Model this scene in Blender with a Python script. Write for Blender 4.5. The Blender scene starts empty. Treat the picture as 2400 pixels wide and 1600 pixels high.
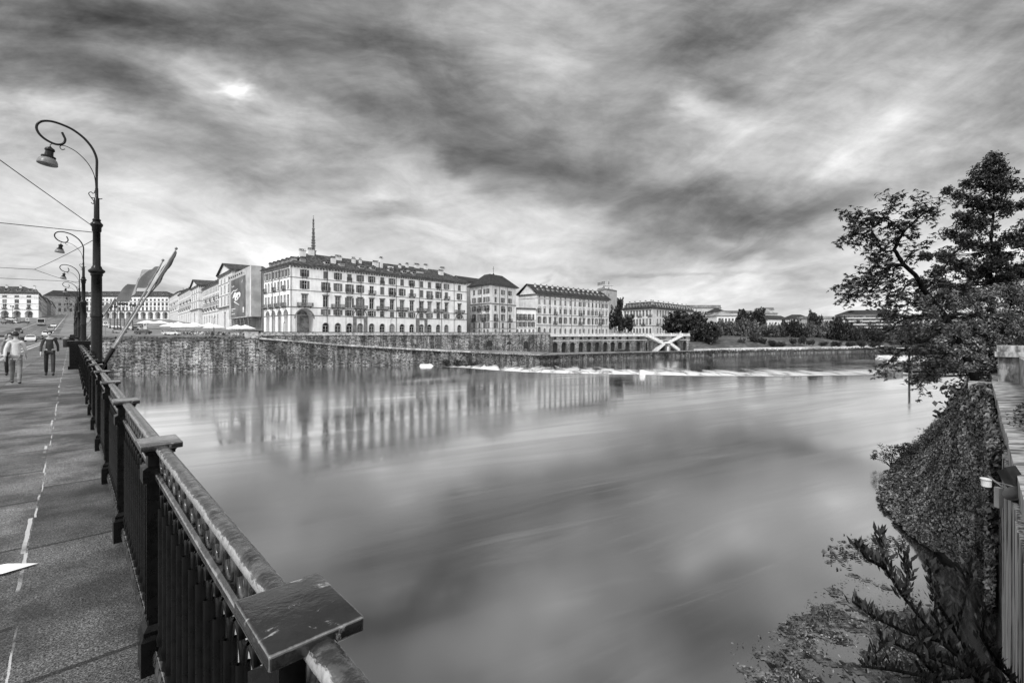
import bpy, bmesh, math, random
import numpy as np
from math import sin, cos, pi, radians, atan2, hypot
from mathutils import Vector, Matrix
SC = bpy.context.scene; COL = SC.collection
F = 1107.0; CX = 1200.0; HY = 780.0; CZ = 10.7      # focal length, centre column, horizon row; eye height over the river
TH = radians(43.05); SN = sin(TH); CS = cos(TH)
R = random.Random(7); NR = np.random.default_rng(11)
def W(px, py, Y): return Vector(((px-CX)*Y/F, Y, CZ+(HY-py)*Y/F))
def UV(u, v, z=0.0): return Vector((-SN*u+CS*v, CS*u+SN*v, z))     # along / across the bridge
def zg(x, y):                                                       # city ground height
    u = -SN*x+CS*y
    return 9.7+0.035*min(max(0, u-170), 900)

# ---------------------------------------------------------------- materials
class NT:
    def __init__(s, tree):
        s.t = tree; s.n = tree.nodes; s.l = tree.links
    def add(s, typ, ins=None, **pr):
        nd = s.n.new(typ)
        for k, v in pr.items(): setattr(nd, k, v)
        for k, v in (ins or {}).items(): s.put(nd.inputs[k], v)
        return nd
    def put(s, sock, v):
        if isinstance(v, bpy.types.NodeSocket): s.l.new(v, sock)
        else:
            try: sock.default_value = v
            except Exception: sock.default_value = (v, v, v, 1) if len(sock.default_value) == 4 else (v, v, v)
    def m(s, op, a, b=0.0, c=0.0, clamp=False):
        nd = s.n.new('ShaderNodeMath'); nd.operation = op; nd.use_clamp = clamp
        s.put(nd.inputs[0], a); s.put(nd.inputs[1], b); s.put(nd.inputs[2], c)
        return nd.outputs[0]
    def vm(s, op, a, b=(0, 0, 0)):
        nd = s.n.new('ShaderNodeVectorMath'); nd.operation = op
        s.put(nd.inputs[0], a); s.put(nd.inputs[1], b)
        return nd.outputs['Value'] if op in ('DOT_PRODUCT', 'LENGTH') else nd.outputs[0]
    def noise(s, vec, scale, detail=3, rough=.55, dist=0.0):
        nd = s.add('ShaderNodeTexNoise', {'Scale': scale, 'Detail': detail, 'Roughness': rough, 'Distortion': dist})
        if vec is not None: s.put(nd.inputs['Vector'], vec)
        return nd.outputs['Fac']
    def ramp(s, x, a, b, lo=0.0, hi=1.0):
        nd = s.add('ShaderNodeMapRange', {'Value': x, 'From Min': a, 'From Max': b, 'To Min': lo, 'To Max': hi})
        nd.interpolation_type = 'SMOOTHSTEP'; return nd.outputs[0]
    def scl(s, vec, sc, loc=(0, 0, 0), rot=(0, 0, 0)):
        return s.add('ShaderNodeMapping', {'Vector': vec, 'Scale': sc, 'Location': loc, 'Rotation': rot}).outputs[0]
    def grey(s, v):
        nd = s.add('ShaderNodeCombineColor'); 
        for k in range(3): s.put(nd.inputs[k], v)
        return nd.outputs[0]

def newmat(name):
    m = bpy.data.materials.new(name); m.use_nodes = True
    t = NT(m.node_tree); b = m.node_tree.nodes['Principled BSDF']
    return m, t, b
def pm(name, lo, hi, scale=2.0, rough=.7, detail=4, bump=0.0, bscale=None, metal=0.0, stretch=(1, 1, 1), coord='Object',
       spec=.4, a=.35, b=.65, coat=0.0, island=0.0, blot=0.0, bdist=.02):
    """Grey material whose tone wanders between lo and hi."""
    m, t, bs = newmat(name)
    tc = t.add('ShaderNodeTexCoord').outputs[coord]
    v = t.scl(tc, stretch)
    n = t.noise(v, scale, detail)
    val = t.ramp(n, a, b, lo, hi)
    if blot:
        val = t.m('MULTIPLY', val, t.ramp(t.noise(t.scl(tc, (1, 1, 1), (9, 3, 1)), scale*.13, 3), .4, .6, 1-blot, 1))
    if island:
        g = t.add('ShaderNodeNewGeometry').outputs['Random Per Island']
        val = t.m('MULTIPLY', val, t.m('MULTIPLY_ADD', g, 2*island, 1-island))
    t.put(bs.inputs['Base Color'], t.grey(val))
    bs.inputs['Roughness'].default_value = rough; bs.inputs['Metallic'].default_value = metal
    bs.inputs['Specular IOR Level'].default_value = spec; bs.inputs['Coat Weight'].default_value = coat
    if bump:
        bn = t.noise(v, bscale or scale*3, 4)
        bp = t.add('ShaderNodeBump', {'Strength': bump, 'Distance': bdist, 'Height': bn})
        t.put(bs.inputs['Normal'], bp.outputs[0])
    return m

def mat_wall(name, lo, hi, bw=1.1, bh=.42, mort=.05, contrast=1.0, stain=.75):
    m, t, bs = newmat(name)
    uv = t.add('ShaderNodeTexCoord').outputs['UV']
    wob = t.vm('ADD', uv, t.vm('MULTIPLY', t.add('ShaderNodeTexNoise', {'Vector': uv, 'Scale': .8, 'Detail': 2}).outputs['Color'], (.15, .03, 0)))
    br = t.add('ShaderNodeTexBrick', {'Vector': wob, 'Scale': 1.0, 'Mortar Size': .06, 'Brick Width': bw, 'Row Height': bh,
                                      'Color1': (0, 0, 0, 1), 'Color2': (1, 1, 1, 1), 'Mortar': (.35, .35, .35, 1), 'Bias': .1, 'Mortar Smooth': .2})
    rnd = t.add('ShaderNodeRGBToBW', {'Color': br.outputs['Color']}).outputs[0]
    n1 = t.noise(t.scl(uv, (.8, 1.5, 1)), 2.0, 6, .72)
    n2 = t.noise(t.scl(uv, (1, .16, 1)), .55, 4, .65)            # damp runs down the wall
    n3 = t.noise(t.scl(uv, (1, 1, 1), (5, 8, 0)), .12, 3, .6)
    v = t.m('ADD', t.m('MULTIPLY', rnd, .35), t.m('MULTIPLY', t.ramp(n1, .35, .65), .65))
    v = t.ramp(v, .5-.38/contrast, .5+.38/contrast, lo, hi)
    v = t.m('MULTIPLY', v, t.ramp(n2, .40, .60, 1-stain, 1.0))
    v = t.m('MULTIPLY', v, t.ramp(n3, .38, .6, .5, 1.0))
    mo = t.m('SUBTRACT', 1.0, t.m('MULTIPLY', br.outputs['Fac'], .7))
    v = t.m('MULTIPLY', v, mo)
    t.put(bs.inputs['Base Color'], t.grey(v)); bs.inputs['Roughness'].default_value = .85
    h = t.m('SUBTRACT', t.m('MULTIPLY', n1, .6), br.outputs['Fac'])
    bp = t.add('ShaderNodeBump', {'Strength': .9, 'Distance': .08, 'Height': h}); t.put(bs.inputs['Normal'], bp.outputs[0])
    return m

def mat_plaster(name, tone, dirt=.18):
    m, t, bs = newmat(name)
    uv = t.add('ShaderNodeTexCoord').outputs['UV']
    a = t.ramp(t.noise(uv, .35, 5, .6), .35, .65, 1-dirt, 1.0)
    b = t.ramp(t.noise(t.scl(uv, (1, .12, 1)), 1.3, 4, .6), .35, .6, 1-dirt*.8, 1.0)
    v = t.m('MULTIPLY', t.m('MULTIPLY', a, b), tone)
    t.put(bs.inputs['Base Color'], t.grey(v)); bs.inputs['Roughness'].default_value = .9
    return m

def mat_roof(name, lo, hi):
    m, t, bs = newmat(name)
    uv = t.add('ShaderNodeTexCoord').outputs['Object']
    n = t.noise(uv, 1.2, 6, .8); n2 = t.noise(uv, .15, 3)
    v = t.m('MULTIPLY', t.ramp(n, .42, .66, lo, hi), t.ramp(n2, .35, .65, .6, 1.15))
    t.put(bs.inputs['Base Color'], t.grey(v)); bs.inputs['Roughness'].default_value = .85
    bp = t.add('ShaderNodeBump', {'Strength': .7, 'Distance': .1, 'Height': n}); t.put(bs.inputs['Normal'], bp.outputs[0])
    return m

def mat_glass(name):
    m, t, bs = newmat(name)
    oi = t.add('ShaderNodeObjectInfo').outputs['Random']
    t.put(bs.inputs['Base Color'], t.grey(t.m('MULTIPLY_ADD', t.m('POWER', oi, 4), .22, .004)))
    bs.inputs['Roughness'].default_value = .12; bs.inputs['Specular IOR Level'].default_value = .25
    return m

def mat_leaf(name, lo, hi, trans=.25):
    m, t, bs = newmat(name)
    g = t.add('ShaderNodeNewGeometry').outputs['Random Per Island']
    tc = t.add('ShaderNodeTexCoord').outputs['Object']
    cl = t.ramp(t.noise(tc, .6, 2), .35, .65, .55, 1.4)
    v = t.m('MULTIPLY', t.m('MULTIPLY_ADD', t.m('POWER', g, 1.6), hi-lo, lo), cl)
    c = t.grey(v)
    t.put(bs.inputs['Base Color'], c); bs.inputs['Roughness'].default_value = .5
    bs.inputs['Specular IOR Level'].default_value = .35 if hi > .06 else .12
    tr = t.add('ShaderNodeBsdfTranslucent', {'Color': c})
    mx = t.add('ShaderNodeMixShader', {'Fac': trans})
    t.l.new(bs.outputs[0], mx.inputs[1]); t.l.new(tr.outputs[0], mx.inputs[2])
    t.l.new(mx.outputs[0], m.node_tree.nodes['Material Output'].inputs['Surface'])
    return m

def mat_water(name, foam=False, crest=None):
    m, t, bs = newmat(name)
    tc = t.add('ShaderNodeTexCoord').outputs['Object']
    flow = t.scl(t.scl(tc, (1, 1, 1), rot=(0, 0, radians(-29))), (.010, .10, 1))          # long-exposure streaks along the current
    n1 = t.noise(flow, 3.0, 5, .6, .8)
    n2 = t.noise(t.scl(tc, (.03, .03, 1)), 1.0, 3)
    rough = t.m('ADD', t.ramp(n1, .35, .65, .065, .115), t.ramp(n2, .4, .6, 0, .05))
    murk = t.m('ADD', t.ramp(n1, .40, .66, .004, .045), t.ramp(n2, .4, .6, 0.0, .012))
    ws = t.noise(t.scl(t.scl(tc, (1, 1, 1), rot=(0, 0, radians(-31))), (.07, .55, 1)), 1.0, 6, .62, .9); pt = t.ramp(t.noise(t.scl(tc, (.05, .05, 1), (3, 1, 0)), 1.0, 2), .42, .6, 0, 1)
    murk = t.m('ADD', murk, t.m('MULTIPLY', t.m('MULTIPLY', t.ramp(ws, .50, .72, 0, .11), pt), 1.0))
    df = t.add('ShaderNodeBsdfDiffuse', {'Color': t.grey(murk)}); gl = t.add('ShaderNodeBsdfGlossy', {'Color': (.95, .95, .95, 1), 'Roughness': rough})
    fr = t.add('ShaderNodeFresnel', {'IOR': 1.6}).outputs[0]
    bs = t.add('ShaderNodeMixShader', {'Fac': t.m('MULTIPLY', t.ramp(fr, 0.05, .5, .50, .97), t.ramp(n1, .3, .7, 1.0, .88))}); t.l.new(df.outputs[0], bs.inputs[1]); t.l.new(gl.outputs[0], bs.inputs[2])
    t.l.new(bs.outputs[0], m.node_tree.nodes['Material Output'].inputs['Surface'])
    if foam:
        uv = t.add('ShaderNodeTexCoord').outputs['UV']                  # x metres along the crest, y metres below it
        sp = t.add('ShaderNodeSeparateXYZ', {'Vector': uv})
        f1 = t.noise(t.scl(uv, (.22, .05, 1), (3, 0, 0), (0, 0, .5)), 1.0, 5, .65, .4)
        f2 = t.noise(t.scl(uv, (.45, .05, 1), (0, 0, 0), (0, 0, .35)), 1.0, 4, .6)
        reach = t.ramp(f1, .36, .64, 16.0, 55.0)
        fall = t.m('SUBTRACT', 1.0, t.m('DIVIDE', sp.outputs[1], reach), clamp=True)
        mask = t.m('MULTIPLY', fall, t.ramp(f2, .25, .6, .75, 1.0), clamp=True)
        mask = t.m('MAXIMUM', mask, t.m('SUBTRACT', .75, t.m('MULTIPLY', sp.outputs[1], .06), clamp=True))
        left = t.ramp(sp.outputs[0], 60, 150, 1.0, .55)
        mask = t.ramp(t.m('MULTIPLY', mask, left), .05, .85, 0, .95)
        d = t.add('ShaderNodeBsdfDiffuse', {'Color': (.74, .74, .74, 1)})
        mx = t.add('ShaderNodeMixShader', {'Fac': mask})
        t.l.new(bs.outputs[0], mx.inputs[1]); t.l.new(d.outputs[0], mx.inputs[2])
        t.l.new(mx.outputs[0], m.node_tree.nodes['Material Output'].inputs['Surface'])
    return m

def mat_paving():
    m, t, bs = newmat('granite_paving')
    uv = t.add('ShaderNodeTexCoord').outputs['Object']                 # x across (v), y along (u)
    sp = t.add('ShaderNodeSeparateXYZ', {'Vector': uv})
    x, y = sp.outputs[0], sp.outputs[1]
    def joints(x0, x1, length, off, w):
        k = t.m('FRACT', t.m('DIVIDE', t.m('ADD', y, off+1000*length), length))
        d = t.m('MULTIPLY', t.m('MINIMUM', k, t.m('SUBTRACT', 1.0, k)), length)
        line = t.m('LESS_THAN', d, w)
        inside = t.m('MULTIPLY', t.m('GREATER_THAN', x, x0), t.m('LESS_THAN', x, x1))
        cell = t.m('FLOOR', t.m('DIVIDE', t.m('ADD', y, off+1000*length), length))
        return t.m('MULTIPLY', line, inside), t.m('MULTIPLY', cell, inside)
    a, ca = joints(-.245, 2, 2.02, .75, .018)
    b, cb = joints(-1.6, -.245, 1.42, .3, .02)
    c, cc = joints(-3.4, -1.6, 1.9, 1.0, .02)
    wj = t.add('ShaderNodeTexWhiteNoise', noise_dimensions='1D'); t.put(wj.inputs['W'], t.m('FLOOR', t.m('MULTIPLY', t.m('ADD', y, 50), 1.05)))
    l1 = t.m('LESS_THAN', t.m('ABSOLUTE', t.m('ADD', x, t.m('ADD', t.m('MULTIPLY_ADD', wj.outputs['Value'], .05, .245-.03), t.m('MULTIPLY', t.noise(uv, 6, 3), .02)))), t.m('MULTIPLY_ADD', wj.outputs['Value'], .011, .004))
    l2 = t.m('LESS_THAN', t.m('ABSOLUTE', t.m('ADD', x, 1.6)), .01)
    dark = t.m('MAXIMUM', t.m('MAXIMUM', a, b), t.m('MAXIMUM', c, l2))
    cid = t.m('ADD', t.m('ADD', t.m('MULTIPLY', ca, 1.7), t.m('MULTIPLY', cb, 2.3)), t.m('MULTIPLY', cc, 3.1))
    wn = t.add('ShaderNodeTexWhiteNoise', noise_dimensions='1D'); t.put(wn.inputs['W'], cid)
    fine = t.noise(t.scl(uv, (1.0, 1, 1)), 95, 3, .75)
    fine2 = t.noise(uv, 33, 3, .7)
    big = t.noise(uv, 1.1, 4, .65)
    v = t.m('MULTIPLY', t.ramp(fine, .38, .66, .015, .38), t.ramp(fine2, .3, .7, .55, 1.35))
    v = t.m('MULTIPLY', v, t.ramp(big, .34, .66, .28, 1.25))
    v = t.m('MULTIPLY', v, t.m('MULTIPLY_ADD', wn.outputs['Value'], .7, .48))
    v = t.m('MULTIPLY', v, t.m('MULTIPLY_ADD', dark, -.8, 1.0))
    mort = t.m('MULTIPLY', l1, t.ramp(t.noise(t.scl(uv, (1, 1, 1)), 1.6, 3), .44, .56, 0.0, .8))
    v = t.m('ADD', t.m('MULTIPLY', v, t.m('SUBTRACT', 1.0, mort)), t.m('MULTIPLY', mort, .62))
    t.put(bs.inputs['Base Color'], t.grey(v)); bs.inputs['Roughness'].default_value = .5
    bs.inputs['Specular IOR Level'].default_value = .45
    h = t.m('SUBTRACT', t.m('ADD', fine, t.m('MULTIPLY', fine2, .8)), dark)
    bp = t.add('ShaderNodeBump', {'Strength': .9, 'Distance': .012, 'Height': h}); t.put(bs.inputs['Normal'], bp.outputs[0])
    return m

def mat_road():
    m, t, bs = newmat('asphalt')
    uv = t.add('ShaderNodeTexCoord').outputs['Object']
    v = t.m('MULTIPLY', t.ramp(t.noise(uv, 30, 3, .7), .3, .7, .06, .14), t.ramp(t.noise(t.scl(uv, (1, .15, 1)), .5, 4), .35, .65, .6, 1.5))
    t.put(bs.inputs['Base Color'], t.grey(v)); bs.inputs['Roughness'].default_value = .55
    return m

def mat_iron(name, lo, hi, bump, wear=0.0, rough=.22, spec=.7, coat=.6, edge=None, wt=.49):
    m, t, bs = newmat(name)
    tc = t.add('ShaderNodeTexCoord').outputs['Object']
    n = t.noise(t.scl(tc, (1, 1.2, 1)), 17, 5, .6, .4); n2 = t.noise(tc, 7, 4, .6)
    v = t.ramp(n2, .3, .7, lo, hi)
    if wear:
        w = t.ramp(t.m('ADD', t.m('MULTIPLY', n, .5), t.m('MULTIPLY', t.noise(tc, 11, 5, .7), .5)), wt, wt+.08, 0, 1)
        v = t.m('MULTIPLY_ADD', w, wear, v)
    if edge:                                                  # paint rubbed through along the arrises
        sp = t.add('ShaderNodeSeparateXYZ', {'Vector': tc}); ex = t.m('DIVIDE', t.m('ABSOLUTE', sp.outputs[0]), edge[0])
        if edge[1]: ex = t.m('MAXIMUM', ex, t.m('DIVIDE', t.m('ABSOLUTE', sp.outputs[1]), edge[1]))
        rub = t.m('ADD', ex, t.m('MULTIPLY', t.m('SUBTRACT', t.noise(t.scl(tc, (1, .35, 1)), 60, 5, .75), .5), edge[3]))
        v = t.m('MULTIPLY_ADD', t.m('MULTIPLY', t.ramp(rub, edge[2], edge[2]+.12, 0, 1), t.m('LESS_THAN', ex, .994)), edge[4], v)
    t.put(bs.inputs['Base Color'], t.grey(v)); bs.inputs['Coat Weight'].default_value = coat
    bs.inputs['Coat Roughness'].default_value = .12
    t.put(bs.inputs['Roughness'], t.ramp(n, .3, .7, rough*.7, rough*1.5))
    bs.inputs['Specular IOR Level'].default_value = spec
    if bump:
        bp = t.add('ShaderNodeBump', {'Strength': bump, 'Distance': .006, 'Height': t.m('ADD', n, n2)})
        t.put(bs.inputs['Normal'], bp.outputs[0]); t.put(bs.inputs['Coat Normal'], bp.outputs[0])
    return m

M = {}
M['water'] = mat_water('river_water'); M['weirwater'] = mat_water('weir_water', True)
M['quay'] = mat_wall('quay_stone', .07, .72, 1.4, .40, stain=.72, contrast=1.3)
M['quay2'] = mat_wall('rubble_stone', .06, .58, .9, .36, stain=.7, contrast=1.2)
M['arcade'] = mat_wall('arcade_stone', .10, .50, 1.2, .5, stain=.6)
M['coping'] = pm('coping_stone', .22, .55, 1.5, blot=.3, bump=.3)
M['copdark'] = pm('weathered_coping', .06, .2, 1.2, blot=.4, bump=.3)
M['white'] = pm('white_stone', .55, .75, 1.5)
M['p1'] = mat_plaster('pale_plaster', .84, .14); M['p2'] = mat_plaster('cream_plaster', .74, .2)
M['p3'] = mat_plaster('grey_plaster', .45, .2); M['p4'] = mat_plaster('mid_plaster', .6, .25); M['p5'] = mat_plaster('dark_plaster', .3, .3)
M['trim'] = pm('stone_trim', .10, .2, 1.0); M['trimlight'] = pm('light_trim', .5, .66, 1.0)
M['roof'] = mat_roof('clay_tiles', .006, .12); M['roof2'] = mat_roof('slate_roof', .008, .04); M['roof3'] = mat_roof('pale_tiles', .18, .4)
M['glass'] = mat_glass('window_glass'); M['frame'] = pm('painted_frame', .45, .6, 3)
M['shutter'] = pm('shutter_paint', .05, .16, 1.5, stretch=(1, 1, 14), a=.4, b=.6)
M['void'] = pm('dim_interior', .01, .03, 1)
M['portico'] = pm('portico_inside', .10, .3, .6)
M['iron'] = mat_iron('black_iron', .0015, .005, .25, rough=.3, spec=.2, coat=.07); M['ironcap'] = mat_iron('glossy_enamel', .006, .016, .35, wear=.4, wt=.555, rough=.13, coat=.5, edge=(.0868, .1168, .945, .10, .30))
M['ironrail'] = mat_iron('worn_enamel', .008, .028, 1.0, wear=.04, rough=.16, coat=.4, edge=(.032, 0, .66, .9, .26))
M['ironedge'] = mat_iron('scuffed_enamel', .004, .014, .5, wear=.05, edge=(.022, 0, .8, .7, .16), rough=.28, spec=.5, coat=.3)
M['metal'] = pm('grey_metal', .12, .24, 4, rough=.4, metal=.3); M['darkmetal'] = pm('dark_metal', .01, .03, 4, rough=.35)
M['paving'] = mat_paving(); M['road'] = mat_road(); M['paint'] = pm('road_paint', .5, .8, 3)
M['gravel'] = pm('city_ground', .12, .26, .3, blot=.3)
M['grass'] = pm('grass_slope', .05, .14, .5, detail=6, blot=.4, bump=.5)
M['leaf'] = mat_leaf('leaf', .008, .12); M['leafl'] = mat_leaf('pale_leaf', .06, .26); M['leafb'] = mat_leaf('bank_leaf', .015, .34); M['leafd'] = mat_leaf('dark_leaf', .003, .07, .15)
M['ivy'] = mat_leaf('ivy_leaf', .004, .30, .1)
M['bark'] = pm('bark', .003, .010, 6, spec=.05, rough=.95, stretch=(1, 1, .3), bump=.6); M['barkl'] = pm('pale_bark', .2, .4, 6)
M['canvas'] = pm('white_canvas', .78, .85, 2); M['soil'] = pm('soil', .004, .012, 3, bump=.5)
M['ledge'] = pm('ledge_stone', .09, .48, 1.6, detail=6, stretch=(1, 3.5, 1), blot=.35, bump=.5)
M['ribstone'] = pm('streaked_stone', .04, .42, 9, detail=5, stretch=(1.6, 1.6, .07), bump=.6, a=.4, b=.6)
M['carlight'] = pm('silver_car_paint', .6, .72, 1, rough=.25, coat=.5); M['cardark'] = pm('dark_car_paint', .02, .04, 1, rough=.25, coat=.5)
M['carmid'] = pm('grey_car_paint', .2, .3, 1, rough=.25, coat=.5)
M['rubber'] = pm('rubber', .01, .02, 5); M['lampshade'] = pm('shade_enamel', .10, .15, 8, rough=.35)
M['weed'] = pm('weed_mat', .006, .20, 2.6, detail=8, blot=.4, bump=.6)
M['skin'] = pm('skin', .35, .4, 8, rough=.5); M['cloth1'] = pm('pale_cloth', .5, .62, 6); M['cloth2'] = pm('dark_cloth', .015, .03, 6)
M['cloth3'] = pm('mid_cloth', .12, .2, 6); M['hair'] = pm('hair', .01, .03, 20)
M['flagd'] = pm('dark_flag_cloth', .05, .08, 3); M['flagl'] = pm('light_flag_cloth', .7, .8, 3); M['flagm'] = pm('mid_flag_cloth', .18, .24, 3)
M['board'] = pm('poster_ground', .06, .16, .12, a=.3, b=.7); M['posterw'] = pm('poster_white', .7, .9, .5)
M['sheet'] = pm('scaffold_sheet', .30, .46, .25); M['sheetl'] = pm('pale_scaffold_sheet', .5, .7, .3)
M['dist'] = pm('far_stone', .08, .2, .1)

# ---------------------------------------------------------------- meshes
class MB:
    def __init__(s): s.v = []; s.f = []; s.mi = []; s.X = Matrix.Identity(4)
    def quad(s, pts, mi=0):
        b = len(s.v); s.v += [tuple(s.X @ Vector(p)) for p in pts]; s.f.append(tuple(range(b, b+len(pts)))); s.mi.append(mi)
    def box(s, x0, x1, y0, y1, z0, z1, mi=0):
        b = len(s.v)
        for z in (z0, z1):
            for p in ((x0, y0), (x1, y0), (x1, y1), (x0, y1)): s.v.append(tuple(s.X @ Vector((p[0], p[1], z))))
        for q in ((3, 2, 1, 0), (4, 5, 6, 7), (0, 1, 5, 4), (1, 2, 6, 5), (2, 3, 7, 6), (3, 0, 4, 7)):
            s.f.append(tuple(b+i for i in q)); s.mi.append(mi)
    def frustum(s, a, b_, mi=0, caps=True):
        """a, b_: two equal-length rings of points (bottom, top)."""
        n = len(a); b = len(s.v); s.v += [tuple(s.X @ Vector(p)) for p in a]+[tuple(s.X @ Vector(p)) for p in b_]
        for i in range(n):
            j = (i+1) % n; s.f.append((b+i, b+j, b+n+j, b+n+i)); s.mi.append(mi)
        if caps:
            s.f.append(tuple(b+i for i in reversed(range(n)))); s.mi.append(mi)
            s.f.append(tuple(b+n+i for i in range(n))); s.mi.append(mi)
    def prism(s, poly, z0, z1, mi=0):
        s.frustum([(p[0], p[1], z0) for p in poly], [(p[0], p[1], z1) for p in poly], mi)
    def tube(s, pts, rads, n=8, mi=0, caps=True):
        pts = [Vector(p) for p in pts]
        if not hasattr(rads, '__len__'): rads = [rads]*len(pts)
        b = len(s.v); ref = None
        for i, p in enumerate(pts):
            d = (pts[min(i+1, len(pts)-1)]-pts[max(i-1, 0)])
            d = d.normalized() if d.length > 1e-9 else Vector((0, 0, 1))
            if ref is None: ref = Vector((1, 0, 0)) if abs(d.x) < .9 else Vector((0, 1, 0))
            a = (ref-d*ref.dot(d)).normalized(); c = d.cross(a); ref = a
            for k in range(n):
                t = 2*pi*k/n; s.v.append(tuple(s.X @ (p+(a*cos(t)+c*sin(t))*rads[i])))
        for i in range(len(pts)-1):
            for k in range(n):
                k2 = (k+1) % n; s.f.append((b+i*n+k, b+i*n+k2, b+(i+1)*n+k2, b+(i+1)*n+k)); s.mi.append(mi)
        if caps:
            s.f.append(tuple(b+k for k in reversed(range(n)))); s.mi.append(mi)
            s.f.append(tuple(b+(len(pts)-1)*n+k for k in range(n))); s.mi.append(mi)
    def lathe(s, prof, c=(0, 0), n=16, mi=0, caps=True):
        a = None
        b = len(s.v)
        for r, z in prof:
            for k in range(n):
                t = 2*pi*(k+.5)/n; s.v.append(tuple(s.X @ Vector((c[0]+r*cos(t), c[1]+r*sin(t), z))))
        for i in range(len(prof)-1):
            for k in range(n):
                k2 = (k+1) % n; s.f.append((b+i*n+k, b+i*n+k2, b+(i+1)*n+k2, b+(i+1)*n+k)); s.mi.append(mi)
        if caps:
            s.f.append(tuple(b+k for k in reversed(range(n)))); s.mi.append(mi)
            s.f.append(tuple(b+(len(prof)-1)*n+k for k in range(n))); s.mi.append(mi)
    def extr(s, prof, y0, y1, mi=0):
        """profile of (x,z) points swept along local y."""
        a = [(p[0], y0, p[1]) for p in prof]; b = [(p[0], y1, p[1]) for p in prof]
        s.frustum(a, b, mi)
    def mesh(s, name, mats, smooth=False):
        me = bpy.data.meshes.new(name); me.from_pydata(s.v, [], s.f)
        for m in mats: me.materials.append(M[m] if isinstance(m, str) else m)
        if any(s.mi): me.polygons.foreach_set('material_index', s.mi)
        if smooth:
            me.polygons.foreach_set('use_smooth', [True]*len(s.f))
        # box-projected UVs in metres
        nf = len(s.f); nrm = np.zeros(nf*3); me.polygons.foreach_get('normal', nrm); nrm = nrm.reshape(-1, 3)
        nl = len(me.loops); li = np.zeros(nl, int); me.loops.foreach_get('vertex_index', li)
        tot = np.zeros(nf, int); me.polygons.foreach_get('loop_total', tot)
        fn = np.repeat(nrm, tot, axis=0); co = np.array(s.v).reshape(-1, 3)[li]
        h = np.hypot(fn[:, 0], fn[:, 1]); flat = np.abs(fn[:, 2]) > .85
        hx = np.where(h > 1e-6, -fn[:, 1]/np.maximum(h, 1e-6), 1); hy = np.where(h > 1e-6, fn[:, 0]/np.maximum(h, 1e-6), 0)
        u = np.where(flat, co[:, 0], co[:, 0]*hx+co[:, 1]*hy); v = np.where(flat, co[:, 1], co[:, 2])
        lay = me.uv_layers.new(name='UVMap'); lay.data.foreach_set('uv', np.stack([u, v], 1).ravel())
        me.update(); return me
    def build(s, name, mats, parent=None, smooth=False, loc=None, rot=None, sharp=None):
        if isinstance(mats, str): mats = [mats]
        me = s.mesh(name, mats, smooth)
        if smooth and sharp: 
            try: me.set_sharp_from_angle(angle=radians(sharp))
            except Exception: pass
        return link(name, me, parent, loc, rot)
def link(name, me, parent=None, loc=None, rot=None):
    o = bpy.data.objects.new(name, me); COL.objects.link(o)
    if parent is not None: o.parent = parent
    if loc is not None: o.location = loc
    if rot is not None: o.rotation_euler = rot if hasattr(rot, '__len__') else (0, 0, rot)
    return o
def thing(name, label, cat, loc=(0, 0, 0), rot=0.0, group=None):
    o = bpy.data.objects.new(name, None); COL.objects.link(o); o.location = loc
    o.rotation_euler = rot if hasattr(rot, '__len__') else (0, 0, rot)
    o.empty_display_size = .5
    return tag(o, label, cat, group)
def tag(o, label=None, cat=None, group=None, kind=None):
    if label: o['label'] = label
    if cat: o['category'] = cat
    if group: o['group'] = group
    if kind: o['kind'] = kind
    return o
KIDS = {}
def copy_tree(o, parent=None, loc=None, rot=None, label=None):
    c = o.copy(); COL.objects.link(c)
    if parent is not None: c.parent = parent
    if loc is not None: c.location = loc
    if rot is not None: c.rotation_euler = (0, 0, rot)
    if label: c['label'] = label
    for ch in list(o.children): copy_tree(ch, c)
    return c
def leafmesh(name, C, Nn, size, aspect, mats, jitter=.35, mi=None, tri=False):
    """many small leaf faces; C (n,3) centres, Nn (n,3) facing, size (n,)"""
    n = len(C); rnd = NR.normal(size=(n, 3)); Nn = Nn+rnd*jitter*1.0; Nn /= np.linalg.norm(Nn, axis=1, keepdims=True)+1e-9
    t = np.cross(Nn, NR.normal(size=(n, 3))); t /= np.linalg.norm(t, axis=1, keepdims=True)+1e-9
    b = np.cross(Nn, t); s = size.reshape(-1, 1)
    bend = Nn*s*.12
    P = np.stack([C-t*s*.5, C-b*s*.5*aspect+bend, C+t*s*.5, C+b*s*.5*aspect+bend], 1).reshape(-1, 3)
    me = bpy.data.meshes.new(name); me.vertices.add(4*n); me.vertices.foreach_set('co', P.ravel())
    me.loops.add(4*n); me.loops.foreach_set('vertex_index', np.arange(4*n)); me.polygons.add(n)
    me.polygons.foreach_set('loop_start', np.arange(n)*4); me.polygons.foreach_set('loop_total', np.full(n, 4))
    for m in mats: me.materials.append(M[m])
    if mi is not None: me.polygons.foreach_set('material_index', mi)
    me.update(); me.validate(); return me
def inset(poly, d):
    n = len(poly); out = []
    for i in range(n):
        p0, p1, p2 = [Vector(q[:2]) for q in (poly[i-1], poly[i], poly[(i+1) % n])]
        a = (p1-p0).normalized(); b = (p2-p1).normalized()
        na = Vector((-a.y, a.x)); nb = Vector((-b.y, b.x))
        k = na+nb; k = k/(k.length_squared)*2 if k.length > 1e-6 else na
        out.append(p1+k*d)
    return out

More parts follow.
